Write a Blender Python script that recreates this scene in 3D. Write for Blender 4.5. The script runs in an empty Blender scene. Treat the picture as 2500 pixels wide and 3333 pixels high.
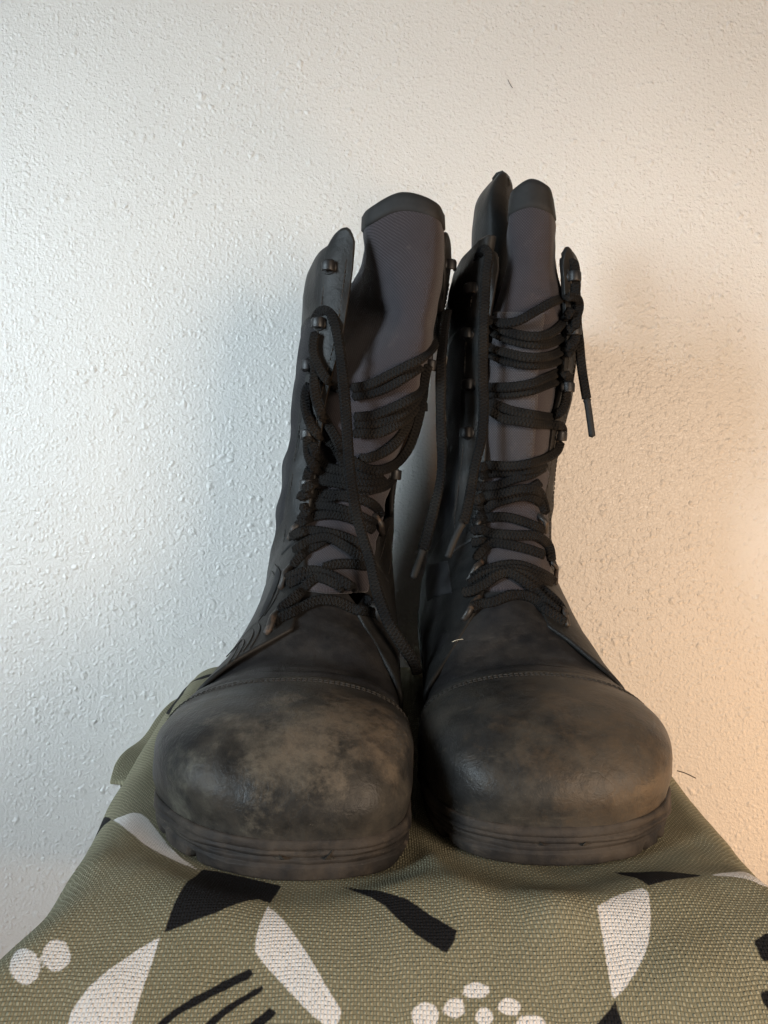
import bpy, bmesh, math, random
import numpy as np
from mathutils import Vector, noise
from mathutils.bvhtree import BVHTree

S = bpy.context.scene
COL = S.collection
random.seed(7)

# ------------------------------------------------------------------ camera, world, lamps, exposure
CAM_Z = 0.141
FOC = 2311.0 / 2500.0
cam = bpy.data.cameras.new("camera")
cam.sensor_fit = 'HORIZONTAL'
cam.sensor_width = 36.0
cam.lens = 36.0 * FOC
cam.clip_start = 0.01
cam.clip_end = 20.0
camo = bpy.data.objects.new("camera", cam)
camo.location = (0, 0, CAM_Z)
camo.rotation_euler = (math.radians(90), 0, 0)
COL.objects.link(camo)
S.camera = camo

W = bpy.data.worlds.new("World")
S.world = W
W.use_nodes = True
W.node_tree.nodes['Background'].inputs[0].default_value = (1.0, 0.93, 0.86, 1)
W.node_tree.nodes['Background'].inputs[1].default_value = 0.06


def lamp(name, loc, target, size, power, color, size_y=None):
    d = bpy.data.lights.new(name, 'AREA')
    d.energy = power
    d.color = color
    d.size = size
    if size_y:
        d.shape = 'RECTANGLE'
        d.size_y = size_y
    o = bpy.data.objects.new(name, d)
    o.location = loc
    o.rotation_euler = (Vector(target) - Vector(loc)).to_track_quat('-Z', 'Y').to_euler()
    COL.objects.link(o)
    return o


win = lamp('window_light', (-1.55, -0.60, 0.50), (-0.20, 0.60, 0.24), 0.62, 4.1, (0.75, 0.90, 1.0), 0.85)
win.data.spread = math.radians(42)
lamp('table_lamp_light', (0.80, 0.16, -0.28), (0.25, 0.58, 0.02), 0.16, 3.6, (1.0, 0.57, 0.27))
lamp('bulb_light', (0.55, -0.35, 0.18), (0.24, 0.615, 0.22), 0.38, 8.4, (1.0, 0.79, 0.60))
lamp('floor_bounce_fill', (-0.55, 0.12, -0.62), (-0.42, 0.615, -0.25), 0.30, 0.35, (1.0, 0.52, 0.32))  # added warm fill lamp, imitates light bounced off an unseen floor

S.view_settings.view_transform = 'Standard'
S.view_settings.look = 'None'
S.view_settings.gamma = 1.0
S.view_settings.exposure = 0.0

# ------------------------------------------------------------------ materials


class NT:
    def __init__(s, name):
        s.m = bpy.data.materials.new(name)
        s.m.use_nodes = True
        s.t = s.m.node_tree
        s.b = s.t.nodes['Principled BSDF']
        s.tc = s.t.nodes.new('ShaderNodeTexCoord')

    def n(s, kind, **kw):
        nd = s.t.nodes.new(kind)
        for k, v in kw.items():
            setattr(nd, k, v)
        return nd

    def put(s, sock, v):
        if hasattr(v, 'is_output') or isinstance(v, bpy.types.NodeSocket):
            s.t.links.new(v, sock)
        else:
            if isinstance(v, (tuple, list)) and len(v) == 3 and sock.type == 'RGBA':
                v = (*v, 1)
            sock.default_value = v

    def math(s, op, a, b=None, c=None, clamp=False):
        nd = s.n('ShaderNodeMath', operation=op)
        nd.use_clamp = clamp
        s.put(nd.inputs[0], a)
        if b is not None:
            s.put(nd.inputs[1], b)
        if c is not None:
            s.put(nd.inputs[2], c)
        return nd.outputs[0]

    def noise(s, scale, detail=3, rough=0.55, vec=None, dist=0.0):
        nd = s.n('ShaderNodeTexNoise')
        nd.inputs['Scale'].default_value = scale
        nd.inputs['Detail'].default_value = detail
        nd.inputs['Roughness'].default_value = rough
        nd.inputs['Distortion'].default_value = dist
        s.put(nd.inputs['Vector'], vec if vec is not None else s.tc.outputs['Object'])
        return nd.outputs['Fac']

    def ramp(s, f, a, b, lo=0.0, hi=1.0):
        nd = s.n('ShaderNodeMapRange', interpolation_type='SMOOTHSTEP')
        s.put(nd.inputs[0], f)
        nd.inputs[1].default_value = a
        nd.inputs[2].default_value = b
        nd.inputs[3].default_value = lo
        nd.inputs[4].default_value = hi
        return nd.outputs[0]

    def mix(s, f, a, b, blend='MIX'):
        nd = s.n('ShaderNodeMix', data_type='RGBA', blend_type=blend)
        s.put(nd.inputs['Factor'], f)
        s.put(nd.inputs[6], a)
        s.put(nd.inputs[7], b)
        return nd.outputs[2]

    def mapping(s, scale=(1, 1, 1), vec=None, loc=(0, 0, 0), rot=(0, 0, 0)):
        nd = s.n('ShaderNodeMapping')
        nd.inputs['Scale'].default_value = scale
        nd.inputs['Location'].default_value = loc
        nd.inputs['Rotation'].default_value = rot
        s.put(nd.inputs[0], vec if vec is not None else s.tc.outputs['Object'])
        return nd.outputs[0]

    def bump(s, h, dist, strength=1.0, normal=None):
        nd = s.n('ShaderNodeBump')
        nd.inputs['Strength'].default_value = strength
        nd.inputs['Distance'].default_value = dist
        s.put(nd.inputs['Height'], h)
        if normal is not None:
            s.put(nd.inputs['Normal'], normal)
        return nd.outputs[0]

    def set(s, **kw):
        for k, v in kw.items():
            s.put(s.b.inputs[k.replace('_', ' ')], v)
        return s.m


def mat_wall():
    s = NT('painted_plaster')

    def drops(scale, r0, r1, keep):
        wv = s.n('ShaderNodeVectorMath', operation='MULTIPLY_ADD')
        nz = s.n('ShaderNodeTexNoise')
        nz.inputs['Scale'].default_value = scale * 0.8
        nz.inputs['Detail'].default_value = 2
        s.put(nz.inputs['Vector'], s.tc.outputs['Object'])
        s.put(wv.inputs[0], nz.outputs['Color'])
        wv.inputs[1].default_value = (1.1 / scale,) * 3
        s.put(wv.inputs[2], s.tc.outputs['Object'])
        v = s.n('ShaderNodeTexVoronoi')
        v.inputs['Scale'].default_value = scale
        s.put(v.inputs['Vector'], wv.outputs[0])
        sp = s.n('ShaderNodeSeparateColor')
        s.put(sp.inputs[0], v.outputs['Color'])
        f = s.ramp(v.outputs['Distance'], r0, r1, 1.0, 0.0)
        return s.math('MULTIPLY', f, s.ramp(sp.outputs[0], keep, min(1.0, keep + 0.35)))
    dens = s.ramp(s.noise(9, 3, 0.6), 0.3, 0.7, 0.55, 1.0)
    d1 = drops(250, 0.08, 0.60, 0.25)
    d2 = drops(118, 0.05, 0.46, 0.62)
    ridge = s.ramp(s.noise(430, 3, 0.6, dist=0.4), 0.35, 0.72)
    fine = s.noise(1100, 2, 0.6)
    h = s.math('ADD', s.math('MULTIPLY', d1, 0.42), s.math('MULTIPLY', d2, 0.75))
    h = s.math('MULTIPLY', h, dens)
    h = s.math('ADD', h, s.math('MULTIPLY', ridge, 0.20))
    h = s.math('ADD', h, s.math('MULTIPLY', fine, 0.04))
    big = s.noise(3.0, 2)
    c = s.mix(s.ramp(big, 0.3, 0.7), (0.605, 0.585, 0.555), (0.645, 0.62, 0.585))
    return s.set(Base_Color=c, Roughness=0.37, Normal=s.bump(h, 0.0014, 0.85))


def mat_leather(name, dark=(0.010, 0.010, 0.010), dust=(0.105, 0.085, 0.065), amount=0.5, patch=None, rough=0.5, cracks=0.0):
    s = NT(name)
    big = s.noise(26, 5, 0.62)
    mid = s.noise(75, 6, 0.68)
    fine = s.noise(700, 3, 0.6)
    m = s.math('ADD', s.math('MULTIPLY', big, 0.6), s.math('MULTIPLY', mid, 0.4))
    d = s.math('MULTIPLY', s.ramp(m, 0.38, 0.66), amount)
    base = s.mix(s.ramp(s.noise(38, 4, 0.6, vec=s.mapping(loc=(3, 1, 2))), 0.35, 0.65), dark, tuple(v * 1.9 for v in dark))
    c = s.mix(d, base, dust)
    # rubbed streaks running round the toe and small pale nicks
    st = s.noise(55, 6, 0.72, vec=s.mapping((0.45, 1.6, 2.6), rot=(0.1, 0.2, 0.35)))
    c = s.mix(s.math('MULTIPLY', s.ramp(st, 0.57, 0.72), 0.5 * min(1, amount * 1.5)), c, tuple(v * 1.5 for v in dust))
    nick = s.ramp(s.noise(420, 4, 0.75), 0.68, 0.76)
    c = s.mix(s.math('MULTIPLY', nick, 0.5 * min(1, amount * 1.6)), c, (0.22, 0.19, 0.155))
    dk = s.noise(48, 5, 0.65, vec=s.mapping(loc=(7, 5, 9)))
    c = s.mix(s.ramp(dk, 0.54, 0.70, 0.0, 0.65), c, dark)
    if patch:
        wob = s.noise(55, 7, 0.72)
        mott = s.noise(130, 6, 0.75, vec=s.mapping((1, 1, 1.7)))
        for k, (pc, pr, col, st_) in enumerate(patch):
            vd = s.n('ShaderNodeVectorMath', operation='DISTANCE')
            s.put(vd.inputs[0], s.mapping((1, 1, 1.35)))
            vd.inputs[1].default_value = (pc[0], pc[1], pc[2] * 1.35)
            dd = s.math('ADD', vd.outputs['Value'], s.math('MULTIPLY', s.math('SUBTRACT', wob, 0.5), pr * 3.0))
            f = s.ramp(dd, pr * 0.35, pr * 1.05, 1.0, 0.0)
            f = s.math('MULTIPLY', f, s.ramp(mott, 0.34, 0.60, 0.30, 1.0))
            c = s.mix(s.math('MULTIPLY', f, st_), c, col)
    cre = s.noise(140, 5, 0.7, dist=0.6)
    h = s.math('ADD', s.math('MULTIPLY', fine, 0.35), s.math('MULTIPLY', cre, 0.9))
    if cracks:
        wv = s.n('ShaderNodeVectorMath', operation='MULTIPLY_ADD')
        nz = s.n('ShaderNodeTexNoise')
        nz.inputs['Scale'].default_value = 60
        nz.inputs['Detail'].default_value = 4
        s.put(nz.inputs['Vector'], s.tc.outputs['Object'])
        s.put(wv.inputs[0], nz.outputs['Color'])
        wv.inputs[1].default_value = (0.02, 0.02, 0.02)
        s.put(wv.inputs[2], s.tc.outputs['Object'])
        vo = s.n('ShaderNodeTexVoronoi', feature='DISTANCE_TO_EDGE')
        vo.inputs['Scale'].default_value = 48
        s.put(vo.inputs['Vector'], wv.outputs[0])
        where = s.ramp(s.noise(34, 3, 0.6, vec=s.mapping(loc=(11, 3, 5))), 0.50, 0.62)
        cr = s.math('MULTIPLY', s.ramp(vo.outputs['Distance'], 0.004, 0.030, 1.0, 0.0), where)
        c = s.mix(s.math('MULTIPLY', cr, cracks), c, (0.17, 0.15, 0.125))
        h = s.math('SUBTRACT', h, s.math('MULTIPLY', cr, 0.12))
    r = s.math('ADD', rough, s.math('MULTIPLY', d, 0.22))
    return s.set(Base_Color=c, Roughness=r, Normal=s.bump(h, 0.0007, 0.7), Specular_IOR_Level=0.20)


def weave_height(s, pitch, uv=None):
    sep = s.n('ShaderNodeSeparateXYZ')
    s.put(sep.inputs[0], uv if uv is not None else s.tc.outputs['UV'])
    k = math.pi / pitch
    a = s.math('SINE', s.math('MULTIPLY', sep.outputs[0], k))
    b = s.math('SINE', s.math('MULTIPLY', sep.outputs[1], k / 1.15))
    ab = s.math('MULTIPLY', a, b)
    grid = s.math('POWER', s.math('ABSOLUTE', ab), 0.6)
    chk = s.ramp(ab, -0.6, 0.6)
    return s.math('MULTIPLY', grid, s.math('ADD', 0.45, s.math('MULTIPLY', chk, 0.55))), s.ramp(ab, 0.0, 0.5)


def mat_cordura(name, col, pitch=0.0008):
    s = NT(name)
    h, over = weave_height(s, pitch)
    v = s.noise(40, 4)
    c = s.mix(s.ramp(v, 0.3, 0.7), tuple(x * 0.8 for x in col), tuple(x * 1.15 for x in col))
    c = s.mix(over, tuple(x * 0.62 for x in col), c)
    dusty = s.ramp(s.noise(70, 5, 0.7), 0.58, 0.8, 0, 0.35)
    c = s.mix(dusty, c, (0.16, 0.13, 0.12))
    c = s.mix(s.ramp(h, 0.0, 0.6, 0.45, 0.0), c, tuple(x * 0.35 for x in col))
    return s.set(Base_Color=c, Roughness=0.85, Normal=s.bump(h, 0.00035, 0.8), Specular_IOR_Level=0.25,
                 Sheen_Weight=0.15)


def mat_canvas():
    s = NT('printed_canvas')
    uvw = s.n('ShaderNodeVectorMath', operation='MULTIPLY_ADD')
    wn = s.n('ShaderNodeTexNoise')
    wn.inputs['Scale'].default_value = 60
    s.put(wn.inputs['Vector'], s.tc.outputs['UV'])
    s.put(uvw.inputs[0], wn.outputs['Color'])
    uvw.inputs[1].default_value = (0.0032, 0.0032, 0)
    s.put(uvw.inputs[2], s.tc.outputs['UV'])
    h, over = weave_height(s, 0.00108, uvw.outputs[0])
    slub = s.noise(520, 2, vec=s.tc.outputs['UV'])
    h2 = s.math('MULTIPLY', h, s.ramp(slub, 0.25, 0.75, 0.45, 1.3))
    cloud = s.noise(22, 4, vec=s.tc.outputs['UV'])
    ol = s.mix(s.ramp(cloud, 0.3, 0.7), (0.310, 0.292, 0.200), (0.372, 0.352, 0.250))
    ol = s.mix(s.math('MULTIPLY', over, 0.65), s.mix(0.40, ol, (0.14, 0.125, 0.072)), s.mix(0.5, ol, (0.48, 0.455, 0.33)))
    at_w = s.n('ShaderNodeAttribute', attribute_name='print_white')
    at_b = s.n('ShaderNodeAttribute', attribute_name='print_black')
    jit = s.math('MULTIPLY', s.math('SUBTRACT', s.noise(500, 2, vec=s.tc.outputs['UV']), 0.5), 0.0008)
    fw = s.ramp(s.math('ADD', at_w.outputs['Fac'], jit), -0.00035, 0.00035, 1.0, 0.0)
    fb = s.ramp(s.math('ADD', at_b.outputs['Fac'], jit), -0.00035, 0.00035, 1.0, 0.0)
    c = s.mix(fw, ol, (0.82, 0.80, 0.785))
    c = s.mix(fb, c, (0.012, 0.012, 0.014))
    gap = s.ramp(h2, 0.0, 0.60, 0.40, 0.0)
    c = s.mix(s.math('MULTIPLY', gap, s.math('SUBTRACT', 1.0, s.math('MULTIPLY', fw, 0.6))), c, s.mix(1.0, c, (0.30, 0.27, 0.20), 'MULTIPLY'))
    return s.set(Base_Color=c, Roughness=0.9, Normal=s.bump(h2, 0.0007, 0.9), Specular_IOR_Level=0.2)


def mat_lace():
    s = NT('black_braided_cord')
    sep = s.n('ShaderNodeSeparateXYZ')
    s.put(sep.inputs[0], s.tc.outputs['UV'])
    k1 = s.math('MULTIPLY', sep.outputs[0], 2 * math.pi / 0.0022)
    k2 = s.math('MULTIPLY', sep.outputs[1], 2 * math.pi * 4)
    a = s.math('SINE', s.math('ADD', k1, k2))
    b = s.math('SINE', s.math('SUBTRACT', k1, k2))
    h = s.math('MAXIMUM', a, b)
    v = s.noise(45, 4)
    c = s.mix(s.ramp(v, 0.35, 0.7), (0.0055, 0.0055, 0.0060), (0.014, 0.0125, 0.011))
    c = s.mix(s.ramp(h, -0.2, 0.8, 0.4, 0.0), c, (0.004, 0.004, 0.0045))
    return s.set(Base_Color=c, Roughness=0.8, Normal=s.bump(h, 0.0004, 0.8), Specular_IOR_Level=0.15)


def mat_simple(name, col, rough=0.5, metal=0.0, bump=0.0003, var=0.5):
    s = NT(name)
    v = s.noise(160, 5, 0.65)
    c = s.mix(s.ramp(v, 0.35, 0.7), tuple(x * (1 - var * 0.5) for x in col), tuple(x * (1 + var) for x in col))
    return s.set(Base_Color=c, Roughness=rough, Metallic=metal, Normal=s.bump(s.noise(420, 4), bump, 0.6))


def mat_metal(name, col, worn):
    s = NT(name)
    v = s.noise(230, 5, 0.7)
    f = s.ramp(v, 0.52, 0.70)
    c = s.mix(f, col, worn)
    return s.set(Base_Color=c, Roughness=s.ramp(v, 0.3, 0.7, 0.45, 0.65), Metallic=s.math('MULTIPLY', f, 0.3),
                 Normal=s.bump(v, 0.0003, 0.5))


M = {}
M['wall'] = mat_wall()
M['canvas'] = mat_canvas()
M['leather'] = mat_leather('black_leather', amount=0.25, dust=(0.042, 0.037, 0.032), rough=.45)
M['vamp'] = mat_leather('creased_black_leather', dark=(0.010, 0.010, 0.011), amount=0.5, dust=(0.046, 0.042, 0.038), rough=.38)
M['rubber'] = mat_leather('dusty_black_rubber', dark=(0.014, 0.013, 0.013), amount=0.85, dust=(0.080, 0.065, 0.052), rough=0.6)
M['cordura'] = mat_cordura('charcoal_nylon', (0.050, 0.043, 0.050), 0.00085)
M['webbing'] = mat_cordura('grey_webbing', (0.070, 0.064, 0.070), 0.0008)
M['nylon'] = mat_cordura('black_nylon', (0.015, 0.0145, 0.018))
M['binding'] = mat_simple('black_binding_tape', (0.0065, 0.006, 0.006), 0.75)
M['lining'] = mat_simple('black_lining', (0.010, 0.010, 0.011), 0.85)
M['lace'] = mat_lace()
M['aglet'] = mat_simple('black_plastic_tip', (0.005, 0.005, 0.005), 0.75)
M['hook'] = mat_metal('black_enamel', (0.007, 0.007, 0.008), (0.030, 0.029, 0.028))
M['loop'] = mat_metal('worn_enamel', (0.018, 0.015, 0.013), (0.10, 0.066, 0.045))
M['thread'] = mat_simple('dark_thread', (0.030, 0.027, 0.024), 0.8)
M['hair'] = mat_simple('dark_hair', (0.02, 0.012, 0.01), 0.5)
M['straw'] = mat_simple('dry_straw', (0.40, 0.35, 0.27), 0.8)

# ------------------------------------------------------------------ helpers


def link(name, mesh, mat, parent=None, loc=None, smooth=True):
    o = bpy.data.objects.new(name, mesh)
    if mat:
        mesh.materials.append(mat)
    COL.objects.link(o)
    if parent:
        o.parent = parent
    if loc is not None:
        o.location = loc
    if smooth:
        mesh.polygons.foreach_set('use_smooth', [True] * len(mesh.polygons))
    return o


def mesh_from(name, verts, faces, uvs=None):
    me = bpy.data.meshes.new(name)
    me.from_pydata([tuple(map(float, v)) for v in verts], [], [tuple(int(i) for i in f) for f in faces])
    if uvs is not None:
        ul = me.uv_layers.new(name='UVMap')
        idx = np.empty(len(me.loops), dtype=np.int32)
        me.loops.foreach_get('vertex_index', idx)
        ul.data.foreach_set('uv', np.asarray(uvs, dtype=np.float32)[idx].ravel())
    me.update()
    return me


def tag(o, label=None, cat=None, group=None, kind=None):
    for k, v in (('label', label), ('category', cat), ('group', group), ('kind', kind)):
        if v:
            o[k] = v
    return o


def empty(name, loc):
    o = bpy.data.objects.new(name, None)
    o.empty_display_size = 0.05
    o.location = loc
    COL.objects.link(o)
    return o


def at(x, y, Y):
    """a point given in image pixels (image 1659 across) at the distance Y from the camera's plane"""
    return np.array([(x - 829.5) / 1533.6 * Y, Y, CAM_Z - (y - 1106.0) / 1533.6 * Y])


def catmull(pts, n):
    """resample a polyline of points with a centripetal-ish Catmull-Rom spline, n samples"""
    P = np.asarray(pts, float)
    if len(P) == 2:
        t = np.linspace(0, 1, n)[:, None]
        return P[0] * (1 - t) + P[1] * t
    d = np.r_[0, np.cumsum(np.linalg.norm(np.diff(P, axis=0), axis=1) ** 0.7 + 1e-9)]
    return hermite(d, P, np.linspace(0, d[-1], n))


def hermite(xs, P, q):
    xs = np.asarray(xs, float)
    P = np.asarray(P, float)
    if P.ndim == 1:
        return hermite(xs, P[:, None], q)[..., 0]
    m = np.zeros_like(P)
    h = np.diff(xs)
    dl = np.diff(P, axis=0) / h[:, None]
    m[0], m[-1] = dl[0], dl[-1]
    if len(xs) > 2:
        w = h[1:, None] / (h[1:] + h[:-1])[:, None]
        m[1:-1] = dl[:-1] * w + dl[1:] * (1 - w)
    q = np.asarray(q, float)
    sh = q.shape
    qf = q.ravel()
    i = np.clip(np.searchsorted(xs, qf, side='right') - 1, 0, len(xs) - 2)
    t = (qf - xs[i]) / h[i]
    t = np.clip(t, -0.3, 1.3)[:, None]
    hh = h[i][:, None]
    t2, t3 = t * t, t ** 3
    r = (2 * t3 - 3 * t2 + 1) * P[i] + (t3 - 2 * t2 + t) * hh * m[i] + (-2 * t3 + 3 * t2) * P[i + 1] + (t3 - t2) * hh * m[i + 1]
    return r.reshape(*sh, P.shape[1])


def fracs(n, e=0.012):
    return np.r_[0, e, 3 * e, np.linspace(6 * e, 1 - 6 * e, n), 1 - 3 * e, 1 - e, 1]


def grid_normals(P):
    du = np.gradient(P, axis=0)
    dv = np.gradient(P, axis=1)
    N = np.cross(du, dv)
    L = np.linalg.norm(N, axis=2, keepdims=True)
    return N / np.maximum(L, 1e-12)


def fnoise(P, scale, seed=0.0):
    out = np.empty(P.shape[:2])
    for i in range(P.shape[0]):
        for j in range(P.shape[1]):
            p = P[i, j]
            out[i, j] = noise.noise(Vector((p[0] * scale + seed, p[1] * scale, p[2] * scale)))
    return out


def shell(P, N, o, th):
    """closed sheet: outer face at P+N*o, inner face th below it, rounded rim all round"""
    n, m = P.shape[:2]
    o_ = o if np.ndim(o) else np.full((n, m), o)
    out = P + N * o_[..., None]
    inn = out - N * th
    verts = [*out.reshape(-1, 3), *inn.reshape(-1, 3)]
    ul = np.concatenate([np.zeros((n, 1)), np.cumsum(np.linalg.norm(np.diff(P, axis=1), axis=2), axis=1)], 1)
    ul -= ul[:, m // 2:m // 2 + 1]
    vl = np.concatenate([np.zeros((1, m)), np.cumsum(np.linalg.norm(np.diff(P, axis=0), axis=2), axis=0)], 0)
    vl -= vl[n // 2:n // 2 + 1]
    UV = np.stack([ul, vl], -1).reshape(-1, 2)
    uvs = [*UV, *UV]
    f = []
    idx = np.arange(n * m).reshape(n, m)
    for i in range(n - 1):
        for j in range(m - 1):
            a, b, c, d = idx[i, j], idx[i, j + 1], idx[i + 1, j + 1], idx[i + 1, j]
            f.append((a, d, c, b))
            f.append((a + n * m, b + n * m, c + n * m, d + n * m))
    outer_faces = [q for q in f[::2]]
    bl = [(0, j) for j in range(m)] + [(i, m - 1) for i in range(1, n)] + [(n - 1, j) for j in range(m - 2, -1, -1)] + [(i, 0) for i in range(n - 2, 0, -1)]
    mid = []
    for (i, j) in bl:
        ii = 1 if i == 0 else (n - 2 if i == n - 1 else i)
        jj = 1 if j == 0 else (m - 2 if j == m - 1 else j)
        t = out[i, j] - out[ii, jj]
        t = t / max(np.linalg.norm(t), 1e-9)
        a = len(verts)
        verts.append(out[i, j] + t * th * 0.28 - N[i, j] * th * 0.28)
        verts.append(out[i, j] + t * th * 0.28 - N[i, j] * th * 0.72)
        uvs += [UV[idx[i, j]]] * 2
        mid.append((idx[i, j], a, a + 1, idx[i, j] + n * m))
    L = len(mid)
    for k in range(L):
        p, q = mid[k], mid[(k + 1) % L]
        for r in range(3):
            f.append((p[r], q[r], q[r + 1], p[r + 1]))
    return verts, f, uvs, outer_faces


def tube(path, radius, sides=8, normals=None, flat=1.0, groove=0.0, caps=True):
    """sweep an oval cord along path; flat = thickness/width; returns verts, faces, uvs"""
    P = np.asarray(path, float)
    n = len(P)
    T = np.gradient(P, axis=0)
    T /= np.maximum(np.linalg.norm(T, axis=1, keepdims=True), 1e-12)
    verts, faces, uvs = [], [], []
    r = radius if np.ndim(radius) else np.full(n, radius)
    up = None
    ln = np.r_[0, np.cumsum(np.linalg.norm(np.diff(P, axis=0), axis=1))]
    for i in range(n):
        ref = normals[i] if normals is not None else (up if up is not None else (np.array([0.13, -1, 0.2])))
        nn = ref - T[i] * np.dot(ref, T[i])
        if np.linalg.norm(nn) < 1e-6:
            nn = np.cross(T[i], [1, 0, 0.3])
        nn /= np.linalg.norm(nn)
        up = nn
        bb = np.cross(T[i], nn)
        for k in range(sides):
            a = 2 * math.pi * k / sides
            ca, sa = math.cos(a), math.sin(a)
            g = 1 - groove * math.exp(-(ca / 0.28) ** 2) if groove else 1
            verts.append(P[i] + bb * ca * r[i] + nn * sa * r[i] * flat * g)
            uvs.append((ln[i], k / sides))
    for i in range(n - 1):
        for k in range(sides):
            a = i * sides + k
            b = i * sides + (k + 1) % sides
            faces.append((a, b, b + sides, a + sides))
    if caps:
        for end, i in ((0, 0), (1, n - 1)):
            c = len(verts)
            verts.append(P[i] + T[i] * r[i] * 0.5 * (1 if end else -1))
            uvs.append((ln[i], 0))
            for k in range(sides):
                a, b = i * sides + k, i * sides + (k + 1) % sides
                faces.append((b, a, c) if not end else (a, b, c))
    return verts, faces, uvs


class Bag:
    def __init__(s):
        s.v, s.f, s.u = [], [], []

    def add(s, v, f, u):
        o = len(s.v)
        s.v += list(v)
        s.f += [tuple(i + o for i in q) for q in f]
        s.u += list(u)

    def obj(s, name, mat, parent, org=(0, 0, 0)):
        org = np.asarray(org)
        return link(name, mesh_from(name, [v - org for v in s.v], s.f, s.u), mat, parent)


# ------------------------------------------------------------------ wall
WALL_Y = 0.615
me = mesh_from('wall', [(-1.6, 0, -0.9), (1.6, 0, -0.9), (1.6, 0, 1.6), (-1.6, 0, 1.6), (-1.6, .1, -0.9), (1.6, .1, -0.9), (1.6, .1, 1.6), (-1.6, .1, 1.6)],
               [(0, 1, 2, 3), (5, 4, 7, 6), (4, 0, 3, 7), (1, 5, 6, 2), (3, 2, 6, 7), (4, 5, 1, 0)])
wall = link('wall', me, M['wall'], loc=(0, WALL_Y, 0), smooth=False)
tag(wall, 'off-white painted wall with knobbly plaster texture behind the boots', 'wall', kind='structure')

# ------------------------------------------------------------------ sole outlines (needed by the seat, which dents under them)
LAT = [(0, 0), (.003, .021), (.012, .037), (.025, .0485), (.045, .0575), (.07, .0608), (.10, .0600), (.13, .0550), (.16, .0490), (.20, .0430), (.24, .0420), (.275, .0380), (.295, .0270), (.305, 0)]
MED = [(0, 0), (.003, .022), (.012, .038), (.025, .0475), (.045, .0545), (.07, .0572), (.10, .0550), (.13, .0490), (.16, .0440), (.20, .0410), (.24, .0405), (.275, .0370), (.295, .0260), (.305, 0)]


def outline(y0, cline, lat_sign, n=70):
    la, md = np.array(LAT), np.array(MED)
    d = np.r_[0, np.cumsum(np.linalg.norm(np.diff(la, axis=0), axis=1))]
    a = hermite(d, la, np.linspace(0, d[-1], n))
    d2 = np.r_[0, np.cumsum(np.linalg.norm(np.diff(md, axis=0), axis=1))]
    b = hermite(d2, md, np.linspace(0, d2[-1], n))
    cy = [c[0] for c in cline]
    cx = [c[1] for c in cline]
    f = lambda q, sg: np.stack([np.interp(q[:, 0], cy, cx) + sg * q[:, 1], y0 + q[:, 0]], 1)
    A, B = f(a, lat_sign), f(b, -lat_sign)
    ring = np.r_[A, B[-2:0:-1]]
    if lat_sign < 0:
        ring = ring[::-1]
    return ring


OUT_R = outline(0.2670, [(0, -0.030), (0.05, -0.0445), (0.12, -0.0465), (0.3, -0.0450)], -1)
OUT_L = outline(0.2785, [(0, 0.0700), (0.05, 0.0735), (0.12, 0.0748), (0.3, 0.0735)], 1)


def poly_sdf(X, Y, poly):
    poly = np.asarray(poly, float)
    d = np.full(X.shape, 1e9)
    ins = np.zeros(X.shape, bool)
    for k in range(len(poly)):
        a, b = poly[k], poly[(k + 1) % len(poly)]
        e = b - a
        t = np.clip(((X - a[0]) * e[0] + (Y - a[1]) * e[1]) / max(e @ e, 1e-15), 0, 1)
        d = np.minimum(d, np.hypot(X - a[0] - t * e[0], Y - a[1] - t * e[1]))
        c = ((a[1] > Y) != (b[1] > Y))
        if a[1] != b[1]:
            ins ^= c & (X < (b[0] - a[0]) * (Y - a[1]) / (b[1] - a[1]) + a[0])
    return np.where(ins, -d, d)


# ------------------------------------------------------------------ seat (canvas covered)
#SEAT-BEGIN
YF = 0.258          # where the flat top starts to roll over the front edge


def seat_profile(q):
    r, am = 0.042, 1.03
    a = np.clip(-q / r, 0, am)
    Y = YF + np.maximum(q, 0) - r * np.sin(a)
    Z = -(r - r * np.cos(a))
    ext = np.maximum(-q - r * am, 0)
    Y = Y - ext * math.cos(am)
    Z = Z - ext * math.sin(am)
    rb, ab, qb = 0.03, 1.45, 0.30
    b = np.clip((q - qb) / rb, 0, ab)
    Y = np.where(q > qb, YF + qb + rb * np.sin(b), Y)
    Z = np.where(q > qb, -(rb - rb * np.cos(b)), Z)
    e2 = np.maximum(q - qb - rb * ab, 0)
    Y = Y + e2 * math.cos(ab)
    Z = Z - e2 * math.sin(ab)
    ang = np.where(q < 0, a, np.where(q > qb, -b, 0))
    return Y, Z, -np.sin(ang), np.cos(ang)


EDGE_L = ([-.16, -.10, -.045, -.025, -.01, .03, .06, .105, .135, .155, .2, .26, .45], [-.225, -.196, -.156, -.138, -.131, -.131, -.135, -.1430, -.1460, -.1475, -.149, -.151, -.155])
EDGE_R = ([-.16, -.10, -.04, 0, .03, .08, .45], [.23, .200, .170, .157, .156, .160, .170])


def seat_point(p, q):
    """cloth coordinates (p across, q from front to back, metres of cloth) -> position"""
    Y, Z, ny, nz = seat_profile(q)
    L = -hermite(EDGE_L[0], np.array(EDGE_L[1]), q)
    R = hermite(EDGE_R[0], np.array(EDGE_R[1]), q)
    r, am = 0.020, 1.35
    E = np.where(p > 0, R, L) - r
    t = np.maximum(np.abs(p) - E, 0)
    a = np.clip(t / r, 0, am)
    ext = np.maximum(t - r * am, 0)
    X = np.where(t > 0, E + r * np.sin(a) + ext * math.cos(am), np.abs(p)) * np.sign(p)
    drop = r - r * np.cos(a) + ext * math.sin(am)
    return X, Y - ny * drop, Z - nz * drop, ny, nz
#SEAT-END


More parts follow.
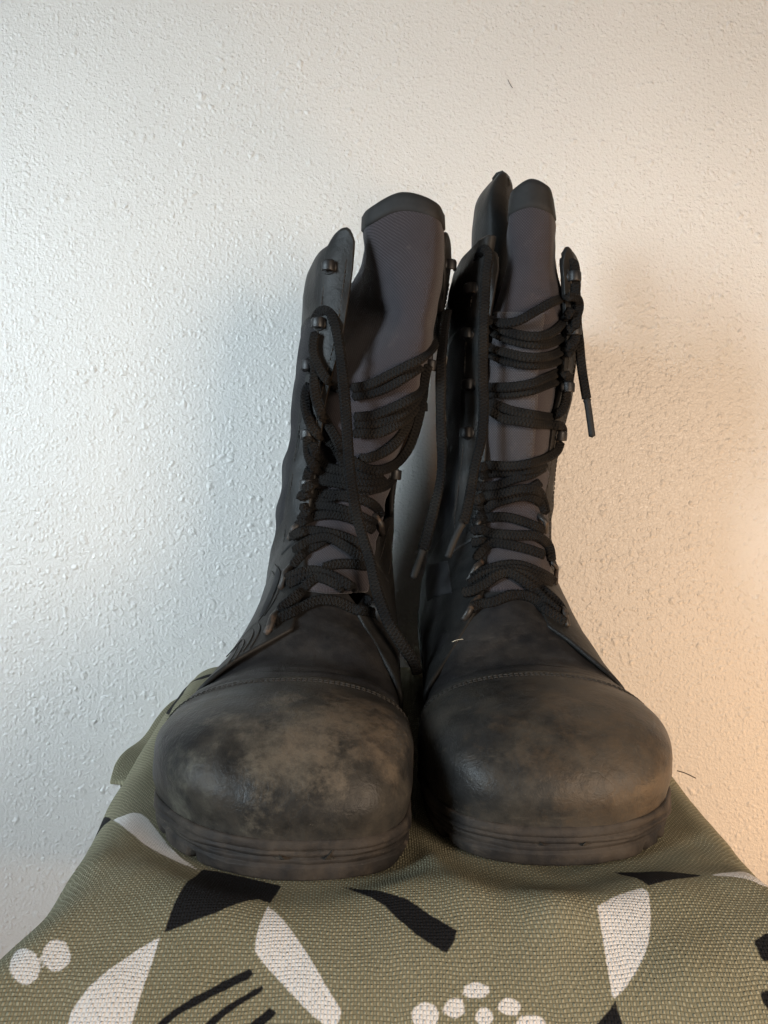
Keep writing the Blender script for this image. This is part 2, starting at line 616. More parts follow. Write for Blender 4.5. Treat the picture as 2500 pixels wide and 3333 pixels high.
def seat_relief(p, q):
    """folds and puckers of the loose cover"""
    h = np.zeros_like(p)

    def fold(p0, q0, p1, q1, w, amp):
        e = np.array([p1 - p0, q1 - q0])
        L2 = e @ e
        t = ((p - p0) * e[0] + (q - q0) * e[1]) / L2
        tc = np.clip(t, 0, 1)
        d = np.hypot(p - p0 - tc * e[0], q - q0 - tc * e[1])
        return amp * np.exp(-(d / w) ** 2)
    h += fold(-.01, .012, .06, -.006, .012, .0025)
    h += fold(.06, -.006, .135, .012, .012, .0030)
    h += fold(.07, .03, .13, .045, .010, -.0018)
    h += fold(-.12, .03, -.06, -.004, .012, .0022)
    h += fold(-.10, -.02, -.04, -.035, .014, -.0020)
    h += fold(.10, -.03, .14, -.06, .012, .002)
    h += fold(.01, .05, .03, .002, .008, .0015)
    t = np.clip((q - .10) / .16, 0, 1)
    h += .018 * t * t * (3 - 2 * t)
    return h


PRINT_WHITE = [
    [(-0.1270, 0.0735), (-0.1220, 0.0735), (-0.1180, 0.0760), (-0.1140, 0.0750), (-0.1090, 0.0700), (-0.0990, 0.0555), (-0.0935, 0.0470), (-0.0840, 0.0345), (-0.0720, 0.0225), (-0.0800, 0.0275), (-0.0920, 0.0360), (-0.1025, 0.0445), (-0.1145, 0.0570)],
    [(-0.0415, -0.0035), (-0.0375, -0.0075), (-0.0335, -0.0120), (-0.0265, -0.0210), (-0.0195, -0.0310), (-0.0140, -0.0380), (-0.0135, -0.0400), (-0.0150, -0.0430), (-0.0175, -0.0430), (-0.0220, -0.0405), (-0.0265, -0.0370), (-0.0345, -0.0300), (-0.0415, -0.0235), (-0.0435, -0.0210), (-0.0435, -0.0155), (-0.0425, -0.0090)],
    [(-0.0765, -0.0160), (-0.0770, -0.0240), (-0.0780, -0.0325), (-0.0785, -0.0380), (-0.0790, -0.0415), (-0.0795, -0.0450), (-0.0905, -0.0470), (-0.0995, -0.0435), (-0.0990, -0.0415), (-0.0990, -0.0390), (-0.0955, -0.0325), (-0.0925, -0.0290), (-0.0890, -0.0255), (-0.0825, -0.0200)],
    [(-0.1135, -0.0260), (-0.1130, -0.0280), (-0.1130, -0.0300), (-0.1140, -0.0310), (-0.1155, -0.0320), (-0.1175, -0.0315), (-0.1195, -0.0305), (-0.1215, -0.0290), (-0.1235, -0.0265), (-0.1245, -0.0240), (-0.1250, -0.0215), (-0.1245, -0.0200), (-0.1225, -0.0195), (-0.1195, -0.0205), (-0.1170, -0.0220), (-0.1150, -0.0235)],
    [(-0.1050, -0.0220), (-0.1045, -0.0240), (-0.1050, -0.0260), (-0.1060, -0.0270), (-0.1075, -0.0275), (-0.1090, -0.0275), (-0.1110, -0.0265), (-0.1125, -0.0250), (-0.1140, -0.0230), (-0.1145, -0.0210), (-0.1145, -0.0190), (-0.1135, -0.0175), (-0.1120, -0.0170), (-0.1100, -0.0170), (-0.1080, -0.0180), (-0.1065, -0.0200)],
    [(0.0750, -0.0075), (0.0795, -0.0045), (0.0855, -0.0010), (0.0915, 0.0015), (0.0950, 0.0025), (0.0960, 0.0000), (0.0950, -0.0040), (0.0920, -0.0130), (0.0890, -0.0195), (0.0860, -0.0240), (0.0825, -0.0280), (0.0780, -0.0325), (0.0740, -0.0355), (0.0730, -0.0350), (0.0735, -0.0250), (0.0745, -0.0150)],
    [(0.1230, 0.0115), (0.1275, 0.0135), (0.1315, 0.0145), (0.1365, 0.0155), (0.1425, 0.0200), (0.1450, 0.0160), (0.1455, 0.0085), (0.1410, 0.0070), (0.1375, 0.0090), (0.1315, 0.0110)],
    [(0.0340, -0.0335), (0.0335, -0.0345), (0.0325, -0.0350), (0.0310, -0.0355), (0.0295, -0.0355), (0.0280, -0.0355), (0.0265, -0.0350), (0.0255, -0.0345), (0.0255, -0.0335), (0.0255, -0.0325), (0.0265, -0.0320), (0.0280, -0.0315), (0.0300, -0.0310), (0.0315, -0.0315), (0.0330, -0.0320), (0.0340, -0.0325)],
    [(0.0255, -0.0380), (0.0255, -0.0395), (0.0245, -0.0400), (0.0235, -0.0405), (0.0220, -0.0410), (0.0210, -0.0405), (0.0200, -0.0400), (0.0195, -0.0395), (0.0190, -0.0380), (0.0195, -0.0370), (0.0200, -0.0365), (0.0215, -0.0355), (0.0225, -0.0355), (0.0240, -0.0355), (0.0250, -0.0365), (0.0255, -0.0370)],
    [(0.0435, -0.0385), (0.0430, -0.0390), (0.0415, -0.0400), (0.0405, -0.0400), (0.0390, -0.0400), (0.0375, -0.0395), (0.0365, -0.0390), (0.0360, -0.0380), (0.0360, -0.0370), (0.0365, -0.0365), (0.0375, -0.0360), (0.0390, -0.0355), (0.0405, -0.0355), (0.0420, -0.0360), (0.0430, -0.0365), (0.0435, -0.0375)],
    [(0.0345, -0.0405), (0.0340, -0.0415), (0.0335, -0.0420), (0.0325, -0.0425), (0.0315, -0.0430), (0.0300, -0.0425), (0.0295, -0.0420), (0.0285, -0.0415), (0.0285, -0.0405), (0.0290, -0.0395), (0.0295, -0.0390), (0.0305, -0.0380), (0.0315, -0.0380), (0.0330, -0.0380), (0.0335, -0.0390), (0.0345, -0.0395)],
    [(0.0175, -0.0400), (0.0170, -0.0415), (0.0160, -0.0425), (0.0145, -0.0435), (0.0130, -0.0435), (0.0110, -0.0435), (0.0095, -0.0425), (0.0090, -0.0415), (0.0085, -0.0400), (0.0090, -0.0390), (0.0100, -0.0375), (0.0115, -0.0370), (0.0130, -0.0365), (0.0150, -0.0370), (0.0165, -0.0375), (0.0170, -0.0390)],
    [(0.0510, -0.0415), (0.0505, -0.0425), (0.0495, -0.0430), (0.0480, -0.0430), (0.0460, -0.0435), (0.0440, -0.0430), (0.0425, -0.0430), (0.0415, -0.0425), (0.0415, -0.0415), (0.0420, -0.0410), (0.0430, -0.0405), (0.0445, -0.0400), (0.0465, -0.0400), (0.0480, -0.0400), (0.0495, -0.0405), (0.0505, -0.0410)]]
PRINT_BLACK = [
    [(-0.1280, 0.0750), (-0.1395, 0.0905), (-0.1430, 0.0930), (-0.1405, 0.0775), (-0.1365, 0.0700), (-0.1340, 0.0745)],
    [(-0.0725, 0.0245), (-0.0660, 0.0230), (-0.0520, 0.0175), (-0.0390, 0.0120), (-0.0400, 0.0050), (-0.0410, -0.0020), (-0.0455, 0.0000), (-0.0500, -0.0025), (-0.0540, -0.0055), (-0.0590, -0.0090), (-0.0645, -0.0110), (-0.0755, -0.0150), (-0.0750, -0.0085), (-0.0745, -0.0030), (-0.0740, 0.0020), (-0.0735, 0.0080)],
    [(-0.0725, -0.0465), (-0.0690, -0.0430), (-0.0645, -0.0395), (-0.0590, -0.0370), (-0.0545, -0.0345), (-0.0505, -0.0325), (-0.0425, -0.0290), (-0.0440, -0.0265), (-0.0520, -0.0300), (-0.0560, -0.0325), (-0.0610, -0.0350), (-0.0660, -0.0380), (-0.0705, -0.0415), (-0.0745, -0.0455)],
    [(-0.0555, -0.0450), (-0.0535, -0.0430), (-0.0510, -0.0405), (-0.0480, -0.0385), (-0.0440, -0.0360), (-0.0385, -0.0330), (-0.0400, -0.0315), (-0.0450, -0.0345), (-0.0495, -0.0370), (-0.0525, -0.0390), (-0.0555, -0.0415), (-0.0575, -0.0440)],
    [(-0.0405, -0.0455), (-0.0390, -0.0435), (-0.0370, -0.0420), (-0.0340, -0.0395), (-0.0360, -0.0375), (-0.0390, -0.0400), (-0.0415, -0.0415), (-0.0435, -0.0435)],
    [(-0.0170, 0.0125), (-0.0130, 0.0105), (0.0000, 0.0020), (0.0085, -0.0025), (0.0160, -0.0090), (0.0250, -0.0155), (0.0235, -0.0195), (0.0205, -0.0230), (0.0160, -0.0200), (0.0110, -0.0165), (0.0050, -0.0105), (0.0000, -0.0040), (-0.0075, 0.0025)],
    [(0.0900, 0.0225), (0.1040, 0.0195), (0.1120, 0.0165), (0.1220, 0.0120), (0.1155, 0.0105), (0.1085, 0.0080), (0.0975, 0.0035), (0.0955, 0.0105), (0.0935, 0.0175)],
    [(0.0740, -0.0360), (0.0740, -0.0380), (0.0750, -0.0430), (0.0740, -0.0450), (0.0650, -0.0450), (0.0670, -0.0420), (0.0710, -0.0390)],
    [(0.1245, -0.0190), (0.1295, -0.0165), (0.1350, -0.0150), (0.1315, -0.0250), (0.1245, -0.0255)],
    [(0.1195, -0.0340), (0.1280, -0.0330), (0.1265, -0.0380), (0.1205, -0.0390), (0.1195, -0.0370)],
    [(-0.1250, 0.2895), (-0.1295, 0.2830), (-0.1370, 0.2735), (-0.1465, 0.2705), (-0.1475, 0.2520), (-0.1410, 0.2375), (-0.1455, 0.2675), (-0.1345, 0.2660), (-0.1275, 0.2770), (-0.1235, 0.2840)],
    [(-0.1475, 0.2535), (-0.1480, 0.2425), (-0.1485, 0.2340), (-0.1485, 0.2250), (-0.1455, 0.2100), (-0.1385, 0.1985), (-0.1400, 0.2095), (-0.1405, 0.2180), (-0.1405, 0.2270), (-0.1405, 0.2380)],
    [(-0.1240, 0.2160), (-0.1285, 0.2105), (-0.1315, 0.2060), (-0.1340, 0.2025), (-0.1355, 0.1975), (-0.1370, 0.1920), (-0.1380, 0.1870), (-0.1390, 0.1810), (-0.1370, 0.1780), (-0.1360, 0.1835), (-0.1350, 0.1890), (-0.1340, 0.1950), (-0.1325, 0.1995), (-0.1300, 0.2030), (-0.1270, 0.2070), (-0.1225, 0.2130)]]
#PRINT


def ellipse(c, a, b, rot=0.0, n=20):
    t = np.linspace(0, 2 * math.pi, n, endpoint=False)
    x, y = a * np.cos(t), b * np.sin(t)
    return [(c[0] + x_ * math.cos(rot) - y_ * math.sin(rot), c[1] + x_ * math.sin(rot) + y_ * math.cos(rot)) for x_, y_ in zip(x, y)]


def build_seat():
    root = empty('upholstered_stool', (0, 0.45, -0.25))
    tag(root, 'olive green canvas covered stool seat with black and white print under the boots', 'stool')
    ps = np.arange(-0.275, 0.2851, 0.0016)
    qs = np.r_[np.arange(-0.15, 0.14, 0.0014), np.arange(0.14, 0.49, 0.003)]
    p, q = np.meshgrid(ps, qs)
    X, Y, Z, ny, nz = seat_point(p, q)
    h = seat_relief(p, q)
    P = np.stack([X, Y, Z], -1)
    h = h + 0.0016 * fnoise(np.stack([p, q, 0 * p], -1), 22) + 0.0006 * fnoise(np.stack([p, q, 0 * p], -1), 60, 5)
    Y = Y + ny * h
    Z = Z + nz * h
    for ring in (OUT_R, OUT_L):
        d = poly_sdf(X, Y, ring)
        t = np.clip((d + 0.002) / 0.016, 0, 1)
        w = 1 - t * t * (3 - 2 * t)
        onflat = np.clip((q + 0.02) / 0.02, 0, 1)
        Z = np.where(onflat > 0, Z * (1 - w * onflat) + np.minimum(Z, -0.0012) * w * onflat, Z)
    P = np.stack([X, Y, Z], -1)
    n, m = P.shape[:2]
    idx = np.arange(n * m).reshape(n, m)
    F = np.stack([idx[:-1, :-1], idx[:-1, 1:], idx[1:, 1:], idx[1:, :-1]], -1).reshape(-1, 4)
    org = np.array([0, 0.45, -0.25])
    me = mesh_from('seat_cover', (P - org).reshape(-1, 3), F, np.stack([p, q], -1).reshape(-1, 2))
    for nm, polys in (('print_white', PRINT_WHITE), ('print_black', PRINT_BLACK)):
        d = np.full(p.shape, 0.05)
        for poly in polys:
            d = np.minimum(d, poly_sdf(p, q, np.array(poly)))
        a = me.attributes.new(nm, 'FLOAT', 'POINT')
        a.data.foreach_set('value', d.ravel().astype(np.float32))
    link('seat_cover', me, M['canvas'], root)
    # hem that sticks out of the left side seam
    n, m = 40, 12
    G = np.zeros((n, m, 3))
    for i in range(n):
        t = i / (n - 1)
        y = 0.392 + t * 0.13
        xo = np.interp(t, [0, .12, .4, .7, 1], [-.1525, -.1545, -.1550, -.1540, -.1500])
        for j in range(m):
            s_ = j / (m - 1)
            G[i, j] = (xo - .002 * math.sin(math.pi * t) + s_ * 0.028, y + 0.004 * (1 - s_) * (1 - t) - s_ * 0.006 * (1 - t), -0.0065 + 0.012 * t - 0.002 * (1 - s_) + 0.003 * math.sin(t * 9) * (1 - s_))
    N = grid_normals(G)
    if N[..., 2].mean() < 0:
        N = -N
    v, f, u, _ = shell(G, N, 0.0, 0.003)
    b = Bag()
    b.add(v, f, u)
    ho = b.obj('hem', M['canvas'], root, org)
    for nm in ('print_white', 'print_black'):
        a = ho.data.attributes.new(nm, 'FLOAT', 'POINT')
        a.data.foreach_set('value', np.full(len(ho.data.vertices), 0.05, np.float32))
    return root


seat = build_seat()

# ------------------------------------------------------------------ boots
TH = dict(n_f=2.0)


class Upper:
    """closed surface of a boot upper: s runs from the toe tip to the top of the shaft,
    phi runs round each section from the front (0) to the back (pi)"""

    def __init__(u, rings, dy):
        R = np.array(rings, float)
        R[:, 1] += dy
        R[:, 3] += dy
        u.s = R[:, 0]
        u.tab = R[:, 1:]

    def raw(u, s, phi):
        s = np.asarray(s, float)
        phi = np.asarray(phi, float)
        T = hermite(u.s, u.tab, s)
        yf, zf, yb, zb, cx, w, nf, nb = np.moveaxis(T, -1, 0)
        c, sn = np.cos(phi), np.sin(phi)
        n = np.where(c > 0, nf, nb)
        al = np.sign(c) * np.abs(c) ** (2 / n)
        ac = np.sign(sn) * np.abs(sn) ** (2 / n)
        X = cx + w * ac
        Y = (yf + yb) / 2 + (yf - yb) / 2 * al
        Z = (zf + zb) / 2 + (zf - zb) / 2 * al
        return np.stack([X, Y, Z], -1)

    def pn(u, s, phi):
        P = u.raw(s, phi)
        e = 0.01
        N = np.cross(u.raw(s + e, phi) - u.raw(s - e, phi), u.raw(s, phi + e) - u.raw(s, phi - e))
        N /= np.maximum(np.linalg.norm(N, axis=-1, keepdims=True), 1e-12)
        C = (u.raw(s, phi) + u.raw(s, phi + math.pi)) / 2
        sg = np.sign(np.sum(N * (P - C), -1, keepdims=True))
        return P, N * np.where(sg == 0, 1, sg)

    def phi_at_x(u, s, x):
        lo, hi = -1.5, 1.5
        for _ in range(40):
            mdl = (lo + hi) / 2
            if u.raw(s, mdl)[0] < x:
                lo = mdl
            else:
                hi = mdl
        return (lo + hi) / 2


#        s    yf     zf     yb     zb     cx     w     nf   nb
FOOT = [(-1, .2695, .0120, .2710, .0100), (0, .2702, .0300, .2730, .0130), (1, .2760, .0410, .2775, .0140), (2, .2862, .0495, .2870, .0140),
        (3, .3000, .0545, .3010, .0140), (4, .3200, .0570, .3200, .0140), (5, .3450, .0585, .3450, .0140),
(6, .3700, .0670, .3750, .0140),
        (7, .3950, .0835, .4100, .0140), (8, .4150, .1020, .4500, .0140), (9, .4300, .1180, .5000, .0140), (10, .4400, .1350, .5600, .0160),
        (11, .4430, .1500, .5800, .0450), (12, .4430, .1650, .5830, .0800), (13, .4420, .1850, .5780, .1300), (14, .4400, .2100, .5720, .1800),
        (15, .4380, .2500, .5700, .2350), (16, .4360, .2900, .5720, .2850), (17, .4340, .3150, .5750, .3150), (18, .4335, .3250, .5760, .3250)]
NF = [2, 2.1, 2.2, 2.2, 2.2, 2.15, 2.1, 1.9, 1.75, 1.68, 1.68, 1.75, 1.95, 2.2, 2.4, 2.5, 2.7, 2.8, 2.8, 2.8]
NB = [2, 4, 5, 6, 7, 7, 7, 6, 5, 4.5, 4, 3, 2.4, 2.2, 2.2, 2.2, 2.2, 2.2, 2.2, 2.2]
CW_R = [(-.0300, .009), (-.0310, .0180), (-.0345, .0315), (-.0385, .0425), (-.0420, .0505), (-.0448, .0555), (-.0460, .0555), (-.0450, .0530), (-.0408, .0475), (-.0382, .0452),
        (-.0372, .0438), (-.0377, .0438), (-.0377, .0426), (-.0362, .0395), (-.0330, .0378), (-.0267, .0378), (-.0153, .0422), (-.0055, .0465), (.0000, .0435), (.0010, .0425)]
CW_L = [(.0705, .009), (.0708, .0180), (.0718, .0315), (.0728, .0425), (.0736, .0500), (.0742, .0545), (.0750, .0545), (.0752, .0525), (.0746, .0492), (.0743, .0472),
        (.0741, .0464), (.0740, .0462), (.0756, .0446), (.0770, .0430), (.0798, .0392), (.0855, .0405), (.0894, .0432), (.0908, .0428), (.0912, .0405), (.0912, .0400)]


def rings(cw):
    return [(*FOOT[i], *cw[i], NF[i], NB[i]) for i in range(len(FOOT))]


EDGE_S = [6.6, 7.4, 8, 9, 10, 11, 12, 13, 14, 15, 16, 17, 18]
OPEN_R = ([-.050, -.048, -.046, -.0475, -.047, -.0455, -.043, -.040, -.036, -.026, -.0198, -.018, -.018], [-.018, -.017, -.012, -.011, -.007, -.003, .0016, .009, .019, .0316, .0357, .036, .036])
OPEN_L = ([.055, .057, .061, .0634, .0634, .0623, .0638, .065, .0654, .066, .0716, .075, .078], [.093, .0906, .0946, .100, .100, .0993, .1023, .1065, .1104, .115, .1124, .112, .112])

TONGUE_R = [
    [(632, 1270, .420), (660, 1270, .408), (700, 1270, .404), (760, 1270, .408), (800, 1270, .420)],
    [(635, 1200, .437), (660, 1200, .429), (710, 1200, .424), (770, 1200, .427), (805, 1200, .438)],
    [(640, 1120, .452), (670, 1120, .443), (730, 1120, .437), (790, 1120, .441), (825, 1120, .453)],
    [(650, 1040, .457), (690, 1040, .446), (750, 1040, .439), (815, 1040, .441), (850, 1040, .456)],
    [(662, 950, .459), (705, 950, .447), (770, 950, .438), (845, 950, .439), (880, 950, .456)],
    [(675, 860, .462), (720, 860, .449), (800, 860, .436), (880, 860, .435), (910, 860, .453)],
    [(690, 790, .475), (750, 790, .453), (820, 790, .434), (900, 790, .431), (930, 790, .451)],
    [(705, 740, .490), (792, 735, .456), (840, 740, .433), (912, 740, .429), (938, 740, .449)],
    [(722, 690, .502), (838, 680, .452), (868, 690, .432), (918, 690, .428), (943, 690, .448)],
    [(742, 640, .502), (836, 640, .446), (874, 640, .430), (925, 640, .426), (948, 640, .448)],
    [(776, 580, .485), (818, 580, .443), (868, 580, .429), (935, 580, .426), (955, 580, .447)],
    [(788, 545, .468), (806, 535, .441), (868, 518, .429), (942, 527, .427), (958, 545, .446)],
    [(784, 498, .457), (798, 482, .439), (868, 452, .428), (942, 469, .428), (958, 495, .444)],
    [(785, 470, .456), (800, 452, .439), (868, 420, .428), (937, 438, .428), (957, 466, .444)]]
TONGUE_L = [
    [(1025, 1270, .432), (1050, 1270, .420), (1100, 1270, .415), (1160, 1270, .420), (1185, 1270, .432)],
    [(1030, 1200, .447), (1055, 1200, .439), (1105, 1200, .434), (1160, 1200, .437), (1190, 1200, .449)],
    [(1030, 1120, .464), (1055, 1120, .453), (1110, 1120, .447), (1160, 1120, .451), (1185, 1120, .464)],
    [(1030, 1040, .468), (1050, 1040, .458), (1100, 1040, .449), (1145, 1040, .449), (1185, 1040, .467)],
    [(1035, 950, .470), (1052, 950, .457), (1100, 950, .448), (1150, 950, .446), (1195, 950, .467)],
    [(1040, 860, .471), (1055, 860, .455), (1100, 860, .447), (1152, 860, .444), (1208, 860, .465)],
    [(1045, 790, .470), (1062, 790, .454), (1105, 790, .446), (1156, 790, .443), (1215, 790, .463)],
    [(1050, 740, .470), (1070, 740, .454), (1115, 740, .445), (1165, 740, .442), (1220, 740, .461)],
    [(1062, 680, .468), (1085, 680, .452), (1130, 680, .444), (1180, 680, .443), (1218, 680, .459)],
    [(1080, 630, .466), (1098, 630, .451), (1140, 630, .443), (1185, 630, .443), (1212, 630, .457)],
    [(1093, 570, .464), (1106, 570, .451), (1145, 570, .443), (1187, 570, .444), (1202, 570, .456)],
    [(1096, 520, .464), (1106, 520, .451), (1147, 520, .443), (1187, 520, .444), (1199, 520, .456)],
    [(1100, 468, .464), (1108, 450, .451), (1147, 434, .443), (1184, 445, .444), (1197, 468, .456)],
    [(1103, 432, .464), (1112, 410, .451), (1147, 391, .443), (1180, 403, .444), (1192, 432, .456)]]


class Boot:
    def __init__(b, side, label):
        b.side = side                      # 'R' = the wearer's right boot (at the left of the photograph)
        b.sg = -1 if side == 'R' else 1    # the lateral side
        b.org = np.array([-.045 if side == 'R' else .0765, .43, 0.0])
        b.root = empty('combat_boot', b.org)
        tag(b.root, label, 'boot', 'pair of worn lace-up combat boots')
        b.up = Upper(rings(CW_R if side == 'R' else CW_L), -.0012 if side == 'R' else .0100)
        b.open = OPEN_R if side == 'R' else OPEN_L
        b.tv, b.tf = [], []
        s_ = np.linspace(6.6, 18, 58)
        xl = hermite(EDGE_S, np.array(b.open[0]), s_)
        xr = hermite(EDGE_S, np.array(b.open[1]), s_)
        b.fs = s_
        b.fl = np.array([b.up.phi_at_x(s, x) for s, x in zip(s_, xl)])
        b.fr = np.array([b.up.phi_at_x(s, x) for s, x in zip(s_, xr)])

    def phL(b, s):
        return np.interp(s, b.fs, b.fl)

    def phR(b, s):
        return np.interp(s, b.fs, b.fr)

    def reg(b, v, f):
        o = len(b.tv)
        b.tv += [Vector(map(float, p)) for p in v]
        b.tf += [tuple(int(i) + o for i in q) for q in f]

    def part(b, name, P, N, o, th, mat, parent=None):
        v, f, u, of = shell(P, N, o, th)
        b.reg(v[:P.shape[0] * P.shape[1]], of)
        bag = Bag()
        bag.add(v, f, u)
        return bag.obj(name, mat, parent or b.root, b.org)

    def panel(b, name, smin, smax, pmin, pmax, o, th, mat, ns=24, nphi=30, disp=None, parent=None):
        """panel of the upper; s limits may depend on phi-fraction, phi limits on s"""
        fi, fj = fracs(ns), fracs(nphi)
        J = np.tile(fj, (len(fi), 1))
        I = np.tile(fi[:, None], (1, len(fj)))
        s0 = smin(J) if callable(smin) else np.full_like(J, smin)
        s1 = smax(J) if callable(smax) else np.full_like(J, smax)
        s = s0 + (s1 - s0) * I
        p0 = pmin(s) if callable(pmin) else np.full_like(J, pmin)
        p1 = pmax(s) if callable(pmax) else np.full_like(J, pmax)
        ph = p0 + (p1 - p0) * J
        P, N = b.up.pn(s, ph)
        off = np.full(J.shape, o)
        if disp is not None:
            off = off + disp(s, ph, P)
        if name in ('toe_cap', 'vamp', 'quarter'):
            # lasted edge: the foot of the upper follows the line of the welt all round
            ring = OUT_R if b.side == 'R' else OUT_L
            Q = P + N * off[..., None]
            d = poly_sdf(Q[..., 0], Q[..., 1], ring)
            e = 2e-4
            gx = (poly_sdf(Q[..., 0] + e, Q[..., 1], ring) - d) / e
            gy = (poly_sdf(Q[..., 0], Q[..., 1] + e, ring) - d) / e
            w = np.clip((.034 - Q[..., 2]) / .015, 0, 1)
            w = w * w * (3 - 2 * w)
            tgt = -.0015 + .0026 * np.clip((Q[..., 2] - .0160) / .010, 0, 1)
            w = np.where((d > -.012) | ((Q[..., 1] < ring[:, 1].min() + .03) & (d > -.02)), w, 0)
            P = P + np.stack([gx, gy, 0 * gx], -1) * ((tgt - d) * w)[..., None]
        return b.part(name, P, N, off, th, mat, parent)

    def relief(b, s, ph, P):
        seed = 3.0 if b.side == 'R' else 11.0
        d = 0.0022 * fnoise(P, 24, seed) + 0.0013 * fnoise(P, 70, seed)
        # the ankle folds over itself in soft rolls
        zz = P[..., 2] + .012 * np.sin(ph * 1.3 + seed) + .006 * np.sin(ph * 3.1)
        d += .0009 * np.sin(zz * 2 * math.pi / .034 + 2.2 * np.sin(ph * 2 + seed)) * np.exp(-((s - 12.6) / 1.5) ** 2)
        return d

    def line(b, pts, r, o, dash=None, sides=5):
        """thin cord along (s, phi) points on the upper"""
        q = catmull(pts, 60)
        P, N = b.up.pn(q[:, 0], q[:, 1])
        P = P + N * o
        if dash is None:
            return [tube(P, r, sides, N)]
        L = np.r_[0, np.cumsum(np.linalg.norm(np.diff(P, axis=0), axis=1))]
        out = []
        x = 0
        while x < L[-1] - dash:
            tt = np.array([x, x + dash * .35, x + dash * .72])
            pp = np.stack([np.interp(tt, L, P[:, k]) for k in range(3)], 1)
            nn = np.stack([np.interp(tt, L, N[:, k]) for k in range(3)], 1)
            pp[0] -= nn[0] * r * .6
            pp[2] -= nn[2] * r * .6
            out.append(tube(pp, r, 4, nn))
            x += dash
        return out


def build_sole(b, ring):
    prof = [(0.0000, -.0050), (0.0006, -.0030), (.0020, -.0020), (.0066, -.0014), (.0074, -.0014), (.0079, -.0022), (.0086, -.0022), (.0091, -.0017), (.0104, -.0012), (.0110, -.0012),
            (.0114, -.0018), (.0119, -.0018), (.0123, -.0008), (.0138, -.0002), (.0144, -.0003), (.0149, -.0011), (.0154, -.0010), (.0158, -.0004), (.0170, -.0001), (.0186, -.0002), (.0198, -.0006), (.0204, -.0014), (.0203, -.0026), (.0192, -.0036), (.0186, -.020)]
    # dense ring
    R = np.r_[ring, ring[:1]]
    L = np.r_[0, np.cumsum(np.linalg.norm(np.diff(R, axis=0), axis=1))]
    n = 420
    t = np.linspace(0, L[-1], n, endpoint=False)
    C = np.stack([np.interp(t, L, R[:, 0]), np.interp(t, L, R[:, 1])], 1)
    for _ in range(3):
        C = (np.roll(C, 1, 0) + 2 * C + np.roll(C, -1, 0)) / 4
    T = np.roll(C, -1, 0) - np.roll(C, 1, 0)
    T /= np.linalg.norm(T, axis=1, keepdims=True)
    NN = np.stack([T[:, 1], -T[:, 0]], 1)
    cen = C.mean(0)
    if np.mean(np.sum(NN * (C - cen), 1)) < 0:
        NN = -NN
    lugs = [k * 0.0285 + 0.013 for k in range(40)]
    y0 = ring[:, 1].min()
    verts, uvs = [], []
    for (zz_, o) in prof:
        for k in range(n):
            off = o
            z = zz_
            if z < .0068 and C[k, 1] - y0 > .012:
                dmin = min(abs(((t[k] - g) + L[-1] / 2) % L[-1] - L[-1] / 2) for g in lugs)
                dn = max(0, 1 - (dmin / 0.0032) ** 4) if zz_ < .0060 else 0
                off -= .0070 * dn
            wear = 0.0012 * noise.noise(Vector((C[k, 0] * 60, C[k, 1] * 60, z * 200 + (3 if b.side == 'R' else 8)))) + 0.0003 * noise.noise(Vector((C[k, 0] * 240, C[k, 1] * 240, z * 600)))
            z = z * 0.82
            sp = 0.0012 * max(0, 1 - (C[k, 1] - y0) / 0.055) ** 2
            xy = C[k] + NN[k] * (off + wear)
            verts.append(np.array([xy[0], xy[1], z - 0.001 + sp * (1 if z < .02 else 1)]))
            uvs.append((t[k], z))
    faces = []
    m = len(prof)
    for i in range(m - 1):
        for k in range(n):
            a, c = i * n + k, i * n + (k + 1) % n
            faces.append((a, c, c + n, a + n))
    faces.append(tuple(range(n - 1, -1, -1)))
    faces.append(tuple((m - 1) * n + k for k in range(n)))
    b.reg(verts, [f for f in faces if len(f) == 4])
    bag = Bag()
    bag.add(verts, faces, uvs)
    bag.obj('outsole', M['rubber'], b.root, b.org)


def hook_mesh():
    """speed hook in its own frame: x across (towards the outer side), y along the shaft, z outwards"""
    bm = Bag()
    pts = [(-3.6, 0.4), (-3.9, 2.2), (-3.2, 4.0), (-1.6, 5.0), (0.4, 5.2), (2.2, 4.6), (3.2, 3.4)]
    c = catmull(np.array(pts) / 1000, 16)
    T = np.gradient(c, axis=0)
    T /= np.linalg.norm(T, axis=1, keepdims=True)
    Nn = np.stack([-T[:, 1], T[:, 0]], 1)
    v, f, u = [], [], []
    n = len(c)
    for i in range(n):
        hw = 0.0034 * (1 - 0.25 * (i / (n - 1)) ** 2)
        tt = 0.0006
        for (sy, sn) in ((-1, -.6), (-1, .6), (-.8, 1), (.8, 1), (1, .6), (1, -.6), (.8, -1), (-.8, -1)):
            q = c[i] + Nn[i] * tt * sn
            v.append(np.array([q[0], hw * sy, q[1]]))
            u.append((i / n, sy))
    for i in range(n - 1):
        for k in range(8):
            a, d = i * 8 + k, i * 8 + (k + 1) % 8
            f.append((a, d, d + 8, a + 8))
    f.append(tuple(range(7, -1, -1)))
    f.append(tuple((n - 1) * 8 + k for k in range(8)))
    bm.add(v, f, u)
    # base plate with a rivet
    th = np.linspace(0, 2 * math.pi, 20, endpoint=False)
    v, f, u = [], [], []
    for (z, rx, ry) in ((-.001, .0050, .0045), (.0004, .0050, .0045), (.0008, .0044, .0040), (.0009, .0022, .0022), (.0016, .0019, .0019), (.0019, .0008, .0008)):
        for a in th:
            v.append(np.array([rx * math.cos(a), ry * math.sin(a), z]))
            u.append((a, z))
    for i in range(5):
        for k in range(20):
            a, d = i * 20 + k, i * 20 + (k + 1) % 20
            f.append((a, d, d + 20, a + 20))
    f.append(tuple(100 + k for k in range(20)))
    bm.add(v, f, u)
    return mesh_from('hook', bm.v, bm.f, bm.u)


